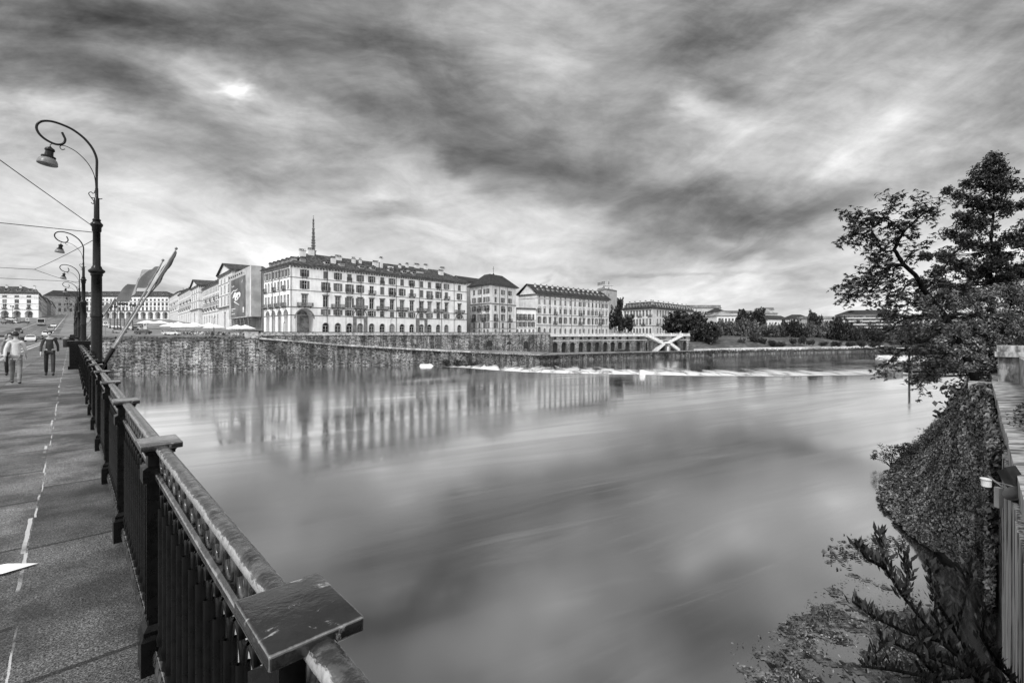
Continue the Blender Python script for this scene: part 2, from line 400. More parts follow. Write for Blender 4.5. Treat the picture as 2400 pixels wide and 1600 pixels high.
# ---------------------------------------------------------------- buildings
WIN = {}
def window_mesh(w, h, style, arch):
    key = (round(w, 2), round(h, 2), style, arch)
    if key in WIN: return WIN[key]
    mb = MB(); y = .2; hw = w/2; ft = .09
    hs = h-hw if arch else h
    if arch:
        pts = [(-hw, y, 0), (hw, y, 0)]+[(hw*cos(a), y, hs+hw*sin(a)) for a in np.linspace(0, pi, 9)]
        mb.quad(pts, 0)
    else: mb.quad([(-hw, y, 0), (hw, y, 0), (hw, y, h), (-hw, y, h)], 0)
    mb.box(-hw, -hw+ft, y-.07, y-.01, 0, hs, 1); mb.box(hw-ft, hw, y-.07, y-.01, 0, hs, 1); mb.box(-ft*.5, ft*.5, y-.08, y-.012, 0, hs, 1)
    mb.box(-hw+ft, -ft*.5, y-.07, y-.01, hs*.62, hs*.62+.07, 1); mb.box(ft*.5, hw-ft, y-.07, y-.01, hs*.62, hs*.62+.07, 1)
    if arch: mb.box(-hw, hw, y-.09, y-.015, hs, hs+.09, 1)
    s = .14
    if style in ('trim', 'lintel', 'door', 'plain'):
        tw = s if style != 'plain' else .07
        if arch:
            prev = None
            for a in np.linspace(0, pi, 11):
                q = (cos(a), sin(a))
                if prev: mb.frustum([(hw*prev[0], -.07, hs+hw*prev[1]), (hw*q[0], -.07, hs+hw*q[1]), (hw*q[0], .0, hs+hw*q[1]), (hw*prev[0], .0, hs+hw*prev[1])],
                                    [((hw+tw)*prev[0], -.07, hs+(hw+tw)*prev[1]), ((hw+tw)*q[0], -.07, hs+(hw+tw)*q[1]), ((hw+tw)*q[0], 0, hs+(hw+tw)*q[1]), ((hw+tw)*prev[0], 0, hs+(hw+tw)*prev[1])], 2)
                prev = q
        else: mb.box(-hw-tw, hw+tw, -.07, 0, h, h+tw, 2)
        mb.box(-hw-tw, -hw, -.07, 0, 0, hs, 2); mb.box(hw, hw+tw, -.07, 0, 0, hs, 2)
        if style != 'door': mb.box(-hw-tw-.05, hw+tw+.05, -.16, 0, -.16, 0, 2)
    if style == 'lintel':
        mb.box(-hw-.45, hw+.45, -.38, 0, h+.34, h+.5, 2); mb.box(-hw-.3, hw+.3, -.18, 0, h+s, h+.34, 2)
    if style == 'hood':
        mb.box(-hw-.25, hw+.25, -.12, 0, -.2, 0, 3)
        prev = None
        for a in np.linspace(.15*pi, .85*pi, 7):
            q = (cos(a)*(hw+.4), h+.15+sin(a)*(hw+.1)-.25)
            if prev: mb.frustum([(prev[0], -.2, prev[1]), (q[0], -.2, q[1]), (q[0], 0, q[1]), (prev[0], 0, prev[1])],
                                [(prev[0], -.2, prev[1]+.22), (q[0], -.2, q[1]+.22), (q[0], 0, q[1]+.22), (prev[0], 0, prev[1]+.22)], 2)
            prev = q
        mb.box(-hw-.12, -hw, -.07, 0, 0, h, 2); mb.box(hw, hw+.12, -.07, 0, 0, h, 2)
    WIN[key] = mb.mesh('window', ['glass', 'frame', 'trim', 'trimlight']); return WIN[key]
SHUT = {}
def shutter_mesh(w, h):
    key = (round(w, 2), round(h, 2))
    if key not in SHUT:
        mb = MB(); hw = w/2
        mb.box(-hw, hw, -.075, -.03, 0, h, 0)
        for z0, z1 in ((.06, h*.48), (h*.53, h-.06)): mb.box(-hw+.06, hw-.06, -.09, -.075, z0+.02, z1-.02, 0)
        SHUT[key] = mb.mesh('shutter', ['shutter'])
    return SHUT[key]
BAL = {}
def balcony_mesh(w, d, stone):
    key = (round(w, 2), round(d, 2), stone)
    if key in BAL: return BAL[key]
    mb = MB(); hw = w/2
    mb.box(-hw, hw, -d, 0, -.2, 0, 0)
    for x in (-hw*.75, hw*.75, 0)[:3 if w > 3 else 2]:
        mb.frustum([(x-.12, -.2, -.75), (x+.12, -.2, -.75), (x+.12, 0, -.75), (x-.12, 0, -.75)], [(x-.12, -d*.85, -.2), (x+.12, -d*.85, -.2), (x+.12, 0, -.2), (x-.12, 0, -.2)], 0)
    n = max(4, int(w/.26)); r = .05 if stone else .022; mi = 2 if stone else 1
    for i in range(n+1):
        x = -hw+.06+(w-.12)*i/n; mb.box(x-r, x+r, -d+.03, -d+.03+2*r, 0, .95, mi)
    for s_ in (-1, 1):
        for k in range(1, 4):
            y = -d+.03+d*k/4; mb.box(s_*(hw-.06)-r, s_*(hw-.06)+r, y-r, y+r, 0, .95, mi)
        mb.box(s_*(hw-.06)-.04, s_*(hw-.06)+.04, -d+.12, 0, .95, 1.04, mi)
    mb.box(-hw, hw, -d, -d+.12, .95, 1.04, mi)
    BAL[key] = mb.mesh('balcony', ['trim', 'darkmetal', 'trim']); return BAL[key]

def wall_holes(mb, L, z0, z1, holes, t=.25, mi=0, vmi=3):
    """Wall in local frame x=0..L, outside is -y; holes (x0,x1,za,zb,arch,void)."""
    zs = sorted({z0, z1}|{min(max(h[2], z0), z1) for h in holes}|{min(h[3], z1) for h in holes})
    for a, b in zip(zs[:-1], zs[1:]):
        if b-a < 1e-4: continue
        hs = sorted((h[0], h[1]) for h in holes if h[2] <= a+1e-5 and h[3] >= b-1e-5)
        x = 0
        for h0, h1 in hs+[(L, L)]:
            if h0 > x+1e-4: mb.quad([(x, 0, a), (h0, 0, a), (h0, 0, b), (x, 0, b)], mi)
            x = max(x, h1)
    for x0, x1, za, zb, arch, void in holes:
        r = (x1-x0)/2; xc = (x0+x1)/2; zsn = zb-r if arch else zb; d = void or t
        mb.quad([(x0, 0, za), (x0, d, za), (x0, d, zsn), (x0, 0, zsn)][::-1], mi); mb.quad([(x1, 0, za), (x1, d, za), (x1, d, zsn), (x1, 0, zsn)], mi)
        if za > z0+.01: mb.quad([(x0, 0, za), (x1, 0, za), (x1, d, za), (x0, d, za)], mi)
        if arch:
            an = np.linspace(pi, 0, 13)
            for a, b in zip(an[:-1], an[1:]):
                p, q = (xc+r*cos(a), zsn+r*sin(a)), (xc+r*cos(b), zsn+r*sin(b))
                mb.quad([(p[0], 0, p[1]), (q[0], 0, q[1]), (q[0], 0, zb), (p[0], 0, zb)], mi)
                mb.quad([(p[0], 0, p[1]), (p[0], d, p[1]), (q[0], d, q[1]), (q[0], 0, q[1])], mi)
        else: mb.quad([(x0, 0, zb), (x0, d, zb), (x1, d, zb), (x1, 0, zb)], mi)
        if void: mb.quad([(x0, d, za), (x1, d, za), (x1, d, zb), (x0, d, zb)], vmi)

def face_frame(a, b):
    a, b = Vector(a[:2]), Vector(b[:2]); d = b-a; ang = atan2(d.y, d.x)
    return Matrix.Translation((a.x, a.y, 0)) @ Matrix.Rotation(ang, 4, 'Z'), d.length, ang

def building(name, label, pts, z0, H, faces, roof, wall='p1', trims=(), cornice=.7, group=None, cmi='trim', dent=True,
             dormers=(), chimneys=(), pipes=(), lean=True):
    """pts: footprint ccw in world metres; faces: {side index: [row, ...]}; a row is a dict
    z, w, h, xs (0..1 along the side), style, shut, balc, arch, void, bevery"""
    o = Vector((pts[0][0], pts[0][1], z0)); t = thing(name, label, 'building', o, group=group)
    P = [Vector((p[0]-o.x, p[1]-o.y)) for p in pts]; n = len(P)
    wm = MB(); tm = MB(); cm = MB(); nwin = 0; late = MB(); many = sum(len(r_['xs']) for f in faces.values() for r_ in f if not r_.get('void')) > 100
    for i in range(n):
        X, L, ang = face_frame(P[i], P[(i+1) % n]); wm.X = X; tm.X = X; cm.X = X; rows = faces.get(i, [])
        holes = []
        for r in rows:
            for k, fx in enumerate(r['xs']):
                x = fx*L; w, h = r['w'], r['h']
                if r.get('every') and (k+r.get('off', 0)) % r['every']: continue
                holes.append((x-w/2, x+w/2, r['z'], r['z']+h, r.get('arch', False), r.get('void', 0)))
                if r.get('void'):
                    if r.get('ring'):
                        rr = w/2
                        prev = None
                        for a in np.linspace(0, pi, 13):
                            q = (cos(a), sin(a)); zc = r['z']+h-rr
                            if prev: tm.frustum([(x+rr*prev[0], -.1, zc+rr*prev[1]), (x+rr*q[0], -.1, zc+rr*q[1]), (x+rr*q[0], 0, zc+rr*q[1]), (x+rr*prev[0], 0, zc+rr*prev[1])],
                                                [(x+(rr+.35)*prev[0], -.1, zc+(rr+.35)*prev[1]), (x+(rr+.35)*q[0], -.1, zc+(rr+.35)*q[1]), (x+(rr+.35)*q[0], 0, zc+(rr+.35)*q[1]), (x+(rr+.35)*prev[0], 0, zc+(rr+.35)*prev[1])], 0)
                            prev = q
                    continue
                me = window_mesh(w, h, r.get('style', 'plain'), r.get('arch', False)); loc = X @ Vector((x, 0, r['z'])); nwin += 1
                if nwin > 98 and many:
                    c = me; vs = np.array([v.co for v in me.vertices]); XX = X @ Matrix.Translation((x, 0, r['z'])); b0 = len(late.v)
                    late.v += [tuple(XX @ v.co) for v in me.vertices]; late.f += [tuple(b0+q for q in p.vertices) for p in me.polygons]; late.mi += [p.material_index for p in me.polygons]
                    wo = None
                else: wo = link(r.get('name', 'window'), me, t, loc, ang)
                sh = r.get('shut', 0)
                if sh and wo:
                    sm = shutter_mesh(w/2, h); u = R.random()
                    if u < sh*.22:
                        for s_ in (-1, 1): link('shutter', sm, wo, (s_*w/4, .16, 0))
                    elif u < sh:
                        for s_ in (-1, 1): link('shutter', sm, wo, (s_*(w*.75+.02), 0, 0))
                bl = r.get('balc')
                if bl and (bl[2] == 0 or (k+bl[3]) % bl[2] == 0):
                    link('balcony', balcony_mesh(bl[0], bl[1], bl[4] if len(bl) > 4 else False), t, X @ Vector((x, 0, r['z']-.02)), ang)
        wall_holes(wm, L, 0, H, holes)
        for zt, th, pr in trims: tm.box(0, L, -pr, 0, zt, zt+th, 0)
    if nwin > 98 and late.v: tag(late.build('windows', ['glass', 'frame', 'trim', 'trimlight'], t), kind='stuff')
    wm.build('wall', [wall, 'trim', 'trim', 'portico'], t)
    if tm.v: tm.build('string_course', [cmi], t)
    if cornice:
        out = inset(P, -cornice); cm.X = Matrix.Identity(4)
        cm.frustum([(p.x, p.y, H-.02) for p in inset(P, -cornice*.55)], [(p.x, p.y, H+.28) for p in out], 0)
        cm.prism(out, H+.28, H+.46, 0)
        if dent:
            for i in range(n):
                if i not in faces: continue
                X, L, ang = face_frame(P[i], P[(i+1) % n]); cm.X = X
                for k in range(int(L/1.1)): cm.box(k*1.1+.2, k*1.1+.65, -cornice*.75, 0, H-.62, H-.03, 0)
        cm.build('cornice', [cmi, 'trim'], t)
    rf = None
    if roof:
        kind, rise, ins, rmat = roof
        rb = MB(); base = inset(P, -cornice-.1); zb = H+.465 if cornice else H+.01
        if kind == 'flat': rb.prism(inset(P, .15), zb, zb+rise, 0)
        elif kind == 'hip':
            top = inset(P, ins); rb.frustum([(p.x, p.y, zb) for p in base], [(p.x, p.y, zb+rise) for p in top], 0)
            rb.frustum([(p.x, p.y, zb-.1) for p in inset(P, -cornice-.16)], [(p.x, p.y, zb+.06) for p in inset(P, -cornice-.16)], 0)
        elif kind == 'gable':     # ridge runs parallel to side 0
            mA = (base[1]+base[2])/2; mB = (base[3]+base[0])/2; zt = zb+rise
            b0, b1, b2, b3 = [(p.x, p.y, zb) for p in base]; A = (mA.x, mA.y, zt); B = (mB.x, mB.y, zt)
            th = .3
            for q in ([b0, b1, A, B], [b2, b3, B, A]):
                rb.frustum([Vector(p) for p in q], [Vector(p)+Vector((0, 0, th)) for p in q], 0)
            gb = MB(); pp = [(p.x, p.y, H) for p in P]; gA = ((P[1]+P[2])/2); gB = ((P[3]+P[0])/2)
            gb.quad([pp[1], pp[2], (gA.x, gA.y, zt-.1)]); gb.quad([pp[3], pp[0], (gB.x, gB.y, zt-.1)]); gb.build('gable', [wall], t)
        rf = rb.build('roof', [rmat], t)
        X, L, ang = face_frame(P[0], P[1])
        dm_ = (ins-.2) if kind == 'hip' else (P[1]-P[2]).length/2-.3
        slope = rise/(ins+cornice) if kind == 'hip' else rise/max(.1, (P[1]-P[2]).length/2)
        for side, fx, dd, w_, h_ in dormers:
            X, L, ang = face_frame(P[side], P[(side+1) % n])
            db = MB(); zz = zb+slope*(dd+cornice)
            db.box(-w_/2, w_/2, 0, 1.8, -.9, h_, 0); db.quad([(-w_/2+.16, -.02, .25), (w_/2-.16, -.02, .25), (w_/2-.16, -.02, h_-.2), (-w_/2+.16, -.02, h_-.2)], 1)
            db.box(-.04, .04, -.05, -.021, .25, h_-.2, 0)
            db.frustum([(-w_/2-.25, -.3, h_), (w_/2+.25, -.3, h_), (w_/2+.25, 2.2, h_), (-w_/2-.25, 2.2, h_)], [(-.1, -.1, h_+.55), (.1, -.1, h_+.55), (.1, 2.2, h_+.55), (-.1, 2.2, h_+.55)], 2)
            db.build('dormer', ['p3', 'glass', rmat], t, loc=X @ Vector((fx*L, dd, zz)), rot=ang)
        for side, fx, dd, w_, h_ in chimneys:
            X, L, ang = face_frame(P[side], P[(side+1) % n]); dd = min(dd, dm_); zz = zb+slope*(dd+cornice)
            db = MB(); db.box(-w_/2, w_/2, -.35, .35, -1.2, h_, 0); db.box(-w_/2-.12, w_/2+.12, -.47, .47, h_, h_+.14, 1)
            for q in range(max(1, int(w_/.55))):
                xx = -w_/2+.3+q*.55; db.box(xx-.1, xx+.1, -.15, .15, h_+.14, h_+.5, 1)
            db.quad([(-w_/2-.14, -.49, h_+.6), (w_/2+.14, -.49, h_+.6), (w_/2+.14, .49, h_+.6), (-w_/2-.14, .49, h_+.6)], 1)
            db.build('chimney', ['p2', 'copdark'], t, loc=X @ Vector((fx*L, dd, zz)), rot=ang)
    for side, fx in pipes:
        X, L, ang = face_frame(P[side], P[(side+1) % n]); pb = MB(); pb.tube([(0, -.12, 0), (0, -.12, H)], .085, 6)
        pb.build('downpipe', ['darkmetal'], t, loc=X @ Vector((fx*L, 0, 0)), rot=ang)
    return t
def lin(n, a=.04, b=.96): return [a+(b-a)*(i+.5)/n for i in range(n)]
def frac_on(a, b, pxs):
    """where the sight lines of these picture columns cross the line a-b, as fractions of it"""
    out = []
    for px in pxs:
        k = (px-CX)/F; den = (b[0]-a[0])-k*(b[1]-a[1]); out.append((k*a[1]-a[0])/den)
    return out

# ---- the long pale riverside palace
A0, A1 = Vector((-72.8, 155)), Vector((-20.3, 214)); BL = Vector((-90.6, 172.5)); BR = A1+(BL-A0)
cols = frac_on(A0, A1, [713.9, 763.2, 791.9, 818.9, 844.1, 871.1, 895.8, 918.8, 942.3, 965, 988, 1006.4, 1027.1, 1046.2, 1076.5])
zb1 = 9.6; side = [.08, .2, .33, .45, .57, .69, .81, .93]
front = [
    dict(z=20.0, w=1.5, h=2.3, xs=cols, style='plain', shut=.95, balc=(1.9, .35, 3, 0)),
    dict(z=15.9, w=1.6, h=2.7, xs=cols, style='plain', shut=.95, balc=(3.0, .9, 2, 1)),
    dict(z=10.2, w=1.7, h=3.6, xs=cols, style='lintel', shut=.12, balc=(5.2, 1.1, 2, 0, True)),
    dict(z=7.4, w=1.7, h=1.9, xs=cols[1:], style='plain', shut=.95),
    dict(z=.05, w=2.1, h=4.5, xs=cols[1:], style='door', arch=True, name='door'),
    dict(z=.0, w=6.2, h=9.0, xs=cols[:1], arch=True, void=3.5, ring=True)]
left = [
    dict(z=20.0, w=1.4, h=2.3, xs=side, shut=.9), dict(z=15.9, w=1.4, h=2.8, xs=side, arch=True, shut=0, balc=(2.2, .8, 3, 0)),
    dict(z=10.2, w=1.4, h=3.5, xs=side, style='trim', balc=(3.0, 1.0, 2, 0, True)),
    dict(z=0, w=3.3, h=8.6, xs=[.16, .39, .62, .85], arch=True, void=3.0, ring=True)]
cr = random.Random(5)
palace = building('palace', 'long pale five-storey riverside palace with wide arch at its left corner and dark tiled roof', [A0, A1, BR, BL], zb1, 23.4,
    {0: front, 3: left}, ('hip', 5.6, 9.5, 'roof'), 'p1', trims=[(19.4, .22, .1), (15.2, .22, .1), (9.55, .3, .14), (6.9, .25, .12)], cornice=1.0,
    dormers=[(0, f, 1.2, 1.9, 1.2) for f in (.06, .17, .24, .34, .40, .5, .58, .64)]+[(3, f, 1.2, 1.3, 1.1) for f in (.1, .26, .42, .58, .74, .9)],
    chimneys=[(0, f, cr.uniform(3.0, 9.0), cr.uniform(.9, 2.6), cr.uniform(1.1, 1.9)) for f in (.09, .14, .21, .26, .33, .37, .44, .52, .60, .66, .73, .79, .85, .91)]+[(0, .47, 4.5, 1.2, 3.6)],
    pipes=[(0, f) for f in (.003, .16, .325, .52, .66, .81, .9, .997)]+[(3, f) for f in (.35, .62)])
# blind arches around three mezzanine windows and stone door cases
X, L, ang = face_frame(Vector((0, 0)), A1-A0)
ab = MB(); ab.X = X
for ci, rr in ((4, 2.6), (10, 2.6), (14, 2.2)):
    xc = cols[ci]*L; prev = None
    for a in np.linspace(0, pi, 15):
        q = (cos(a), sin(a))
        if prev: ab.frustum([(xc+rr*prev[0], -.12, 7.15+rr*prev[1]), (xc+rr*q[0], -.12, 7.15+rr*q[1]), (xc+rr*q[0], -.004, 7.15+rr*q[1]), (xc+rr*prev[0], -.004, 7.15+rr*prev[1])],
                            [(xc+(rr+.3)*prev[0], -.12, 7.15+(rr+.3)*prev[1]), (xc+(rr+.3)*q[0], -.12, 7.15+(rr+.3)*q[1]), (xc+(rr+.3)*q[0], -.004, 7.15+(rr+.3)*q[1]), (xc+(rr+.3)*prev[0], -.004, 7.15+(rr+.3)*prev[1])], 0)
        prev = q
    if ci != 14:
        ab.box(xc-rr-.3, xc-1.5, -.2, -.003, 0, 6.4, 0); ab.box(xc+1.5, xc+rr+.3, -.2, -.003, 0, 6.4, 0); ab.box(xc-rr-.3, xc+rr+.3, -.26, -.003, 6.4, 6.88, 0)
ab.build('portal', ['trim'], palace)
# roof terrace and raised attic
tb = MB(); tb.X = X; tb.box(L*.60, L*.72, 3.2, 9, 24, 27.0, 0); tb.box(L*.595, L*.725, 2.9, 9.3, 27.0, 27.3, 1); tb.box(L*.72, L*.80, 2.6, 7, 24, 25.6, 2)
tb.build('attic', ['p4', 'roof', 'trimlight'], palace)

# ---- the row running back along the square
def RL(t): return Vector((-90.6-.645*t, 172.5+.764*t))
rn = Vector((-.764, -.645))                              # towards the square
back = -rn
def tpx(px): return frac_on(RL(0), RL(1), [px])[0]
def rowb(name, label, pxa, pxb, ztop, rows, proud=0, roof=('hip', 3.2, 6, 'roof'), wall='p2', **kw):
    a, b = RL(tpx(pxa))+rn*proud, RL(tpx(pxb))+rn*proud   # a left/far, b right/near
    zz = min(zg(*a), zg(*b))-.4
    return building(name, label, [a, b, b+back*14, a+back*14], zz, CZ+ztop-zz, {0: rows(CZ+ztop-zz)}, roof, wall, **kw)
def std(n, arch=True, dk=1):
    def f(H):
        xs = lin(n); k = H/22.0
        r = [dict(z=18.6*k, w=1.8, h=1.9*k, xs=xs, style='trim'), dict(z=14.6*k, w=1.9, h=2.6*k, xs=xs, style='trim', balc=(2.4, .7, 3, 1)), dict(z=10.2*k, w=1.9, h=3.0*k, xs=xs, style='lintel', balc=(2.8, .9, 2, 0))]
        if arch: r.append(dict(z=0, w=2.9, h=7.2*k, xs=xs[::1] if n < 12 else lin(n//2+1), arch=True, void=2.2))
        return r
    return f
tr = [(9.2, .3, .15), (17.6, .25, .12), (13.6, .2, .1)]
rowb('terraced_palace', 'pale arcaded row on the square between the two pedimented blocks', 475, 524, 26.2, std(13), trims=tr,
     dormers=[(0, f, 1.2, 1.3, 1.1) for f in lin(10)], chimneys=[(0, f, 5, 1.5, 1.2) for f in lin(6)])
rowb('terraced_palace', 'arcaded row with long balconies beyond the farther pedimented block', 418, 457, 31.4, std(14), trims=tr,
     dormers=[(0, f, 1.2, 1.3, 1.1) for f in lin(8)], chimneys=[(0, f, 5, 1.5, 1.2) for f in lin(5)])
rowb('terraced_palace', 'lower arcaded block at the far inner corner of the square', 396, 418, 34.4, std(8), trims=tr, chimneys=[(0, f, 5, 1.5, 1.2) for f in lin(3)])
def pavilion(label, pxa, pxb, ztop, rise, n):
    a, b = RL(tpx(pxa))+rn*2.2, RL(tpx(pxb))+rn*2.2; zz = min(zg(*a), zg(*b))-.4; H = CZ+ztop-zz; k = H/25
    rows = [dict(z=21.6*k, w=1.8, h=1.5*k, xs=lin(n, .08, .92), style='trim'), dict(z=16.8*k, w=2.0, h=3.2*k, xs=lin(n, .08, .92), style='trim'), dict(z=11.6*k, w=2.0, h=3.4*k, xs=lin(n, .12, .88), style='trim'),
            dict(z=0, w=4.6, h=8.4*k, xs=[.5], void=2.4)]
    t = building('pavilion', label, [a, b, b+back*16, a+back*16], zz, H, {0: rows, 1: []}, None, 'p2', trims=[(10.2*k, .5, .9), (15.6*k, .25, .12), (20.8*k, .25, .12)], cornice=.9)
    Wd = (b-a).length; d = (b-a).normalized(); ang = atan2(d.y, d.x)
    rb = MB(); z = H+.465
    for s_ in (0, 1):
        x0, x1 = (-1.1, Wd/2) if s_ == 0 else (Wd/2, Wd+1.1); za, zc = (z, z+rise) if s_ == 0 else (z+rise, z)
        rb.frustum([(x0, -1.2, za), (x1, -1.2, zc), (x1, 16, zc), (x0, 16, za)], [(x0, -1.2, za+.35), (x1, -1.2, zc+.35), (x1, 16, zc+.35), (x0, 16, za+.35)], 0)
    rb.build('roof', ['roof'], t, rot=ang); gb = MB(); gb.frustum([(0, -.3, z), (Wd, -.3, z), (Wd, 0, z), (0, 0, z)], [(Wd/2-.05, -.3, z+rise-.1), (Wd/2+.05, -.3, z+rise-.1), (Wd/2+.05, 0, z+rise-.1), (Wd/2-.05, 0, z+rise-.1)], 0)
    gb.build('pediment', ['p2'], t, rot=ang); return t
pavilion('pedimented block beside the sheeted facade, nearer of the two', 525, 556.5, 27.3, 4.4, 3)
pavilion('pedimented block farther along the square, second from the sheeted facade', 457, 475, 28.8, 4.6, 3)
# sheeted scaffold with the poster
a, b = RL(tpx(556.5))+rn*3.2, RL(tpx(611))+rn*3.2; zz = zg(*a)-.5
zt = CZ+155*b.y/F; zt2 = CZ+136*a.y/F; zlo = CZ+38.5*b.y/F
sc = thing('scaffold', 'facade wrapped in plain sheeting on scaffold poles, beside the long palace', 'scaffold', (a.x, a.y, zz)); dv = b-a; Wd = dv.length; ang = atan2(dv.y, dv.x)
sb = MB(); sb.box(0, Wd, 0, 3.4, zlo-zz, (zt+zt2)/2-zz, 0); sb.box(Wd-2.0, Wd+.02, -.02, -.003, zlo-zz+.02, (zt+zt2)/2-zz-.1, 1)
so = sb.build('sheeting', ['sheet', 'sheetl'], sc, rot=ang)
pb = MB()
for i in range(16):
    x = Wd*i/15
    for y in (.3, 2.8): pb.tube([(x, y, 0), (x, y, zlo-zz)], .07, 6)
for z in (2.2, 4.4, 6.4):
    for y in (.3, 2.8): pb.tube([(0, y, z), (Wd, y, z)], .06, 6)
for i in range(12): pb.tube([(Wd*i/12, .2, 0 if i % 2 else zlo-zz), (Wd*(i+1)/12, .2, zlo-zz if i % 2 else 0)], .05, 6)
pb.build('pole_frame', ['metal'], sc, rot=ang)
cb = MB()
cb.box(0, Wd, 3.6, 9, 0, (zt+zt2)/2-zz-1.5, 0); cb.build('wall', ['p5'], sc, rot=ang)
# the poster: hangs on the sheeting
ph = (zt+zt2)/2-zlo; px0, px1 = Wd*.12, Wd*.78
po = thing('poster', 'tall dark advertising poster with a white car, hung on the sheeted facade', 'poster', (a.x, a.y, zlo)); po.rotation_euler = (0, 0, ang)
b1 = MB(); b1.box(px0, px1, -.16, -.03, .6, ph*.86, 0); b1.build('panel', ['board'], po)
PW = px1-px0; PH = ph*.86-.6
def PX(u, v): return (px0+PW*u, .6+PH*v)
g = MB()
def poly(pts, y=-.175): g.quad([(PX(u, v)[0], y, PX(u, v)[1]) for u, v in pts], 0)
poly([(.30, .42), (.52, .44), (.68, .50), (.70, .58), (.62, .63), (.42, .62), (.28, .52)])
poly([(.12, .50), (.29, .53), (.40, .63), (.30, .66), (.20, .60)]); poly([(.02, .66), (.2, .72), (.36, .70), (.5, .73), (.48, .71), (.36, .68), (.2, .70), (.02, .63)], -.179)
poly([(.22, .40), (.6, .29), (.62, .30), (.25, .42)]); poly([(.78, .84), (.80, .84), (.84, .90), (.82, .90)]); poly([(.85, .12), (.93, .12), (.93, .22), (.85, .22)])
poly([(.84, .09), (.94, .09), (.94, .105), (.84, .105)])
g.build('car_picture', ['posterw'], po)
dk = MB(); g2 = g; g = dk; poly([(.52, .49), (.62, .53), (.60, .57), (.50, .54)], -.19); poly([(.40, .45), (.47, .46), (.47, .51), (.40, .50)], -.19); poly([(.54, .45), (.66, .49), (.66, .505), (.54, .47)], -.19)
dk.build('car_dark_print', ['board'], po)  # dark printed shapes over the white car, in the poster ground tone
def text(s, size, loc, parent, mat, rot=(pi/2, 0, 0), ext=.01, name='lettering', align='LEFT'):
    cu = bpy.data.curves.new(name, 'FONT'); cu.body = s; cu.size = size; cu.extrude = ext; cu.align_x = align
    o = bpy.data.objects.new(name, cu); COL.objects.link(o); dg = bpy.context.evaluated_depsgraph_get(); me = bpy.data.meshes.new_from_object(o.evaluated_get(dg)); bpy.data.objects.remove(o); me.materials.clear(); me.materials.append(M[mat]); return link(name, me, parent, loc, rot)
x, z = PX(.05, .80); text('Your Time', PH*.085, (x, -.19, z), po, 'posterw')
g = MB()
for u0, u1, v0, dv_ in ((.04, .34, .205, .022), (.04, .18, .16, .016), (.04, .30, .075, .018)): poly([(u0, v0), (u1, v0+.004), (u1, v0+dv_), (u0, v0+dv_-.003)])
g.build('small_print', ['posterw'], po)
lb = MB()
for i in range(7):
    xx = px0+PW*(i+.5)/7; lb.tube([(xx, 0, ph*.905), (xx, -.9, ph*.915)], .05, 5); lb.box(xx-.5, xx+.3, -1.15, -.85, ph*.895, ph*.925)
lb.build('floodlight_rail', ['darkmetal'], po)

# ---- far side of the square
fb0, fb1 = Vector((-424, 465)), Vector((-338, 465)); zz = 23.8
xs = lin(22, 0, 1)
building('arcaded_palace', 'wide arcaded palace closing the far end of the square', [fb0, fb1, fb1+Vector((0, 16)), fb0+Vector((0, 16))], zz, CZ+36-zz,
    {0: [dict(z=18.6, w=1.9, h=1.7, xs=xs, every=1), dict(z=13.8, w=2.1, h=2.9, xs=xs, style='plain'), dict(z=9.2, w=1.6, h=2.9, xs=xs, style='lintel'), dict(z=.6, w=4.9, h=6.6, xs=lin(12, 0, 1), arch=True, void=3, ring=True)]},
    ('hip', 5.2, 8, 'roof'), 'p1', trims=[(8.4, .5, .8), (17.4, .3, .15)], dormers=[(0, f, 1.5, 1.8, 1.3) for f in lin(11)], cornice=.8)
lb0, lb1 = Vector((-440, 394)), Vector((-401, 400)); zz = zg(-401, 400)-1.0
xs = [.2, .42, .64, .86]
dl = Vector((-.683, .731))
building('corner_palace', 'corner palace with round-topped dormers on the left of the tram street', [Vector((-466, 388)), lb1, lb1+dl*60, Vector((-466, 388))+dl*60], zz, CZ+33.3-zz,
    {0: [dict(z=18.2, w=3.2, h=1.4, xs=lin(7)), dict(z=13.4, w=3.0, h=2.8, xs=lin(7)), dict(z=8.6, w=2.2, h=3.0, xs=lin(7), style='lintel', balc=(3.4, .9, 1, 0)), dict(z=0, w=5.4, h=6.6, xs=lin(7), arch=True, void=3, ring=True)],
     1: [dict(z=18.2, w=1.6, h=1.5, xs=lin(12)), dict(z=13.4, w=1.5, h=2.8, xs=lin(12)), dict(z=8.6, w=1.5, h=3, xs=lin(12)), dict(z=0, w=3.4, h=6.6, xs=lin(10), arch=True, void=2)]},
    ('hip', 6, 9, 'roof'), 'p1', trims=[(7.6, .3, .2), (12.4, .25, .15), (17.2, .25, .15)], dormers=[(0, f, 1.4, 2.6, 2.0) for f in lin(7)]+[(1, f, 1.4, 1.6, 1.5) for f in lin(7)],
    chimneys=[(0, f, 7, 1.6, 1.6) for f in lin(6)], cornice=.9)
for k, (t0, t1, z2, lab, wl) in enumerate([(64, 190, 34, 'shadowy house row on the left of the tram street, nearest the corner palace', 'p4'), (194, 360, 39, 'narrow house row further down the left of the tram street', 'p5'),
                                  (364, 620, 44, 'farthest house row on the left of the tram street', 'p4')]):
    a, b = lb1+dl*t0, lb1+dl*t1; zz = zg(*a)-.5; n = 10+k*3
    building('street_house', lab, [a+Vector((-14, -13)), a, b, b+Vector((-14, -13))], zz, CZ+z2-zz, {1: [dict(z=4+q*4.2, w=1.8, h=2.4, xs=lin(n)) for q in range(4)]+[dict(z=0, w=3.6, h=3.5, xs=lin(n), void=1.5)]},
             ('hip', 4, 5, 'roof'), wl, dent=False)
a = fb0+Vector((-3, 6))
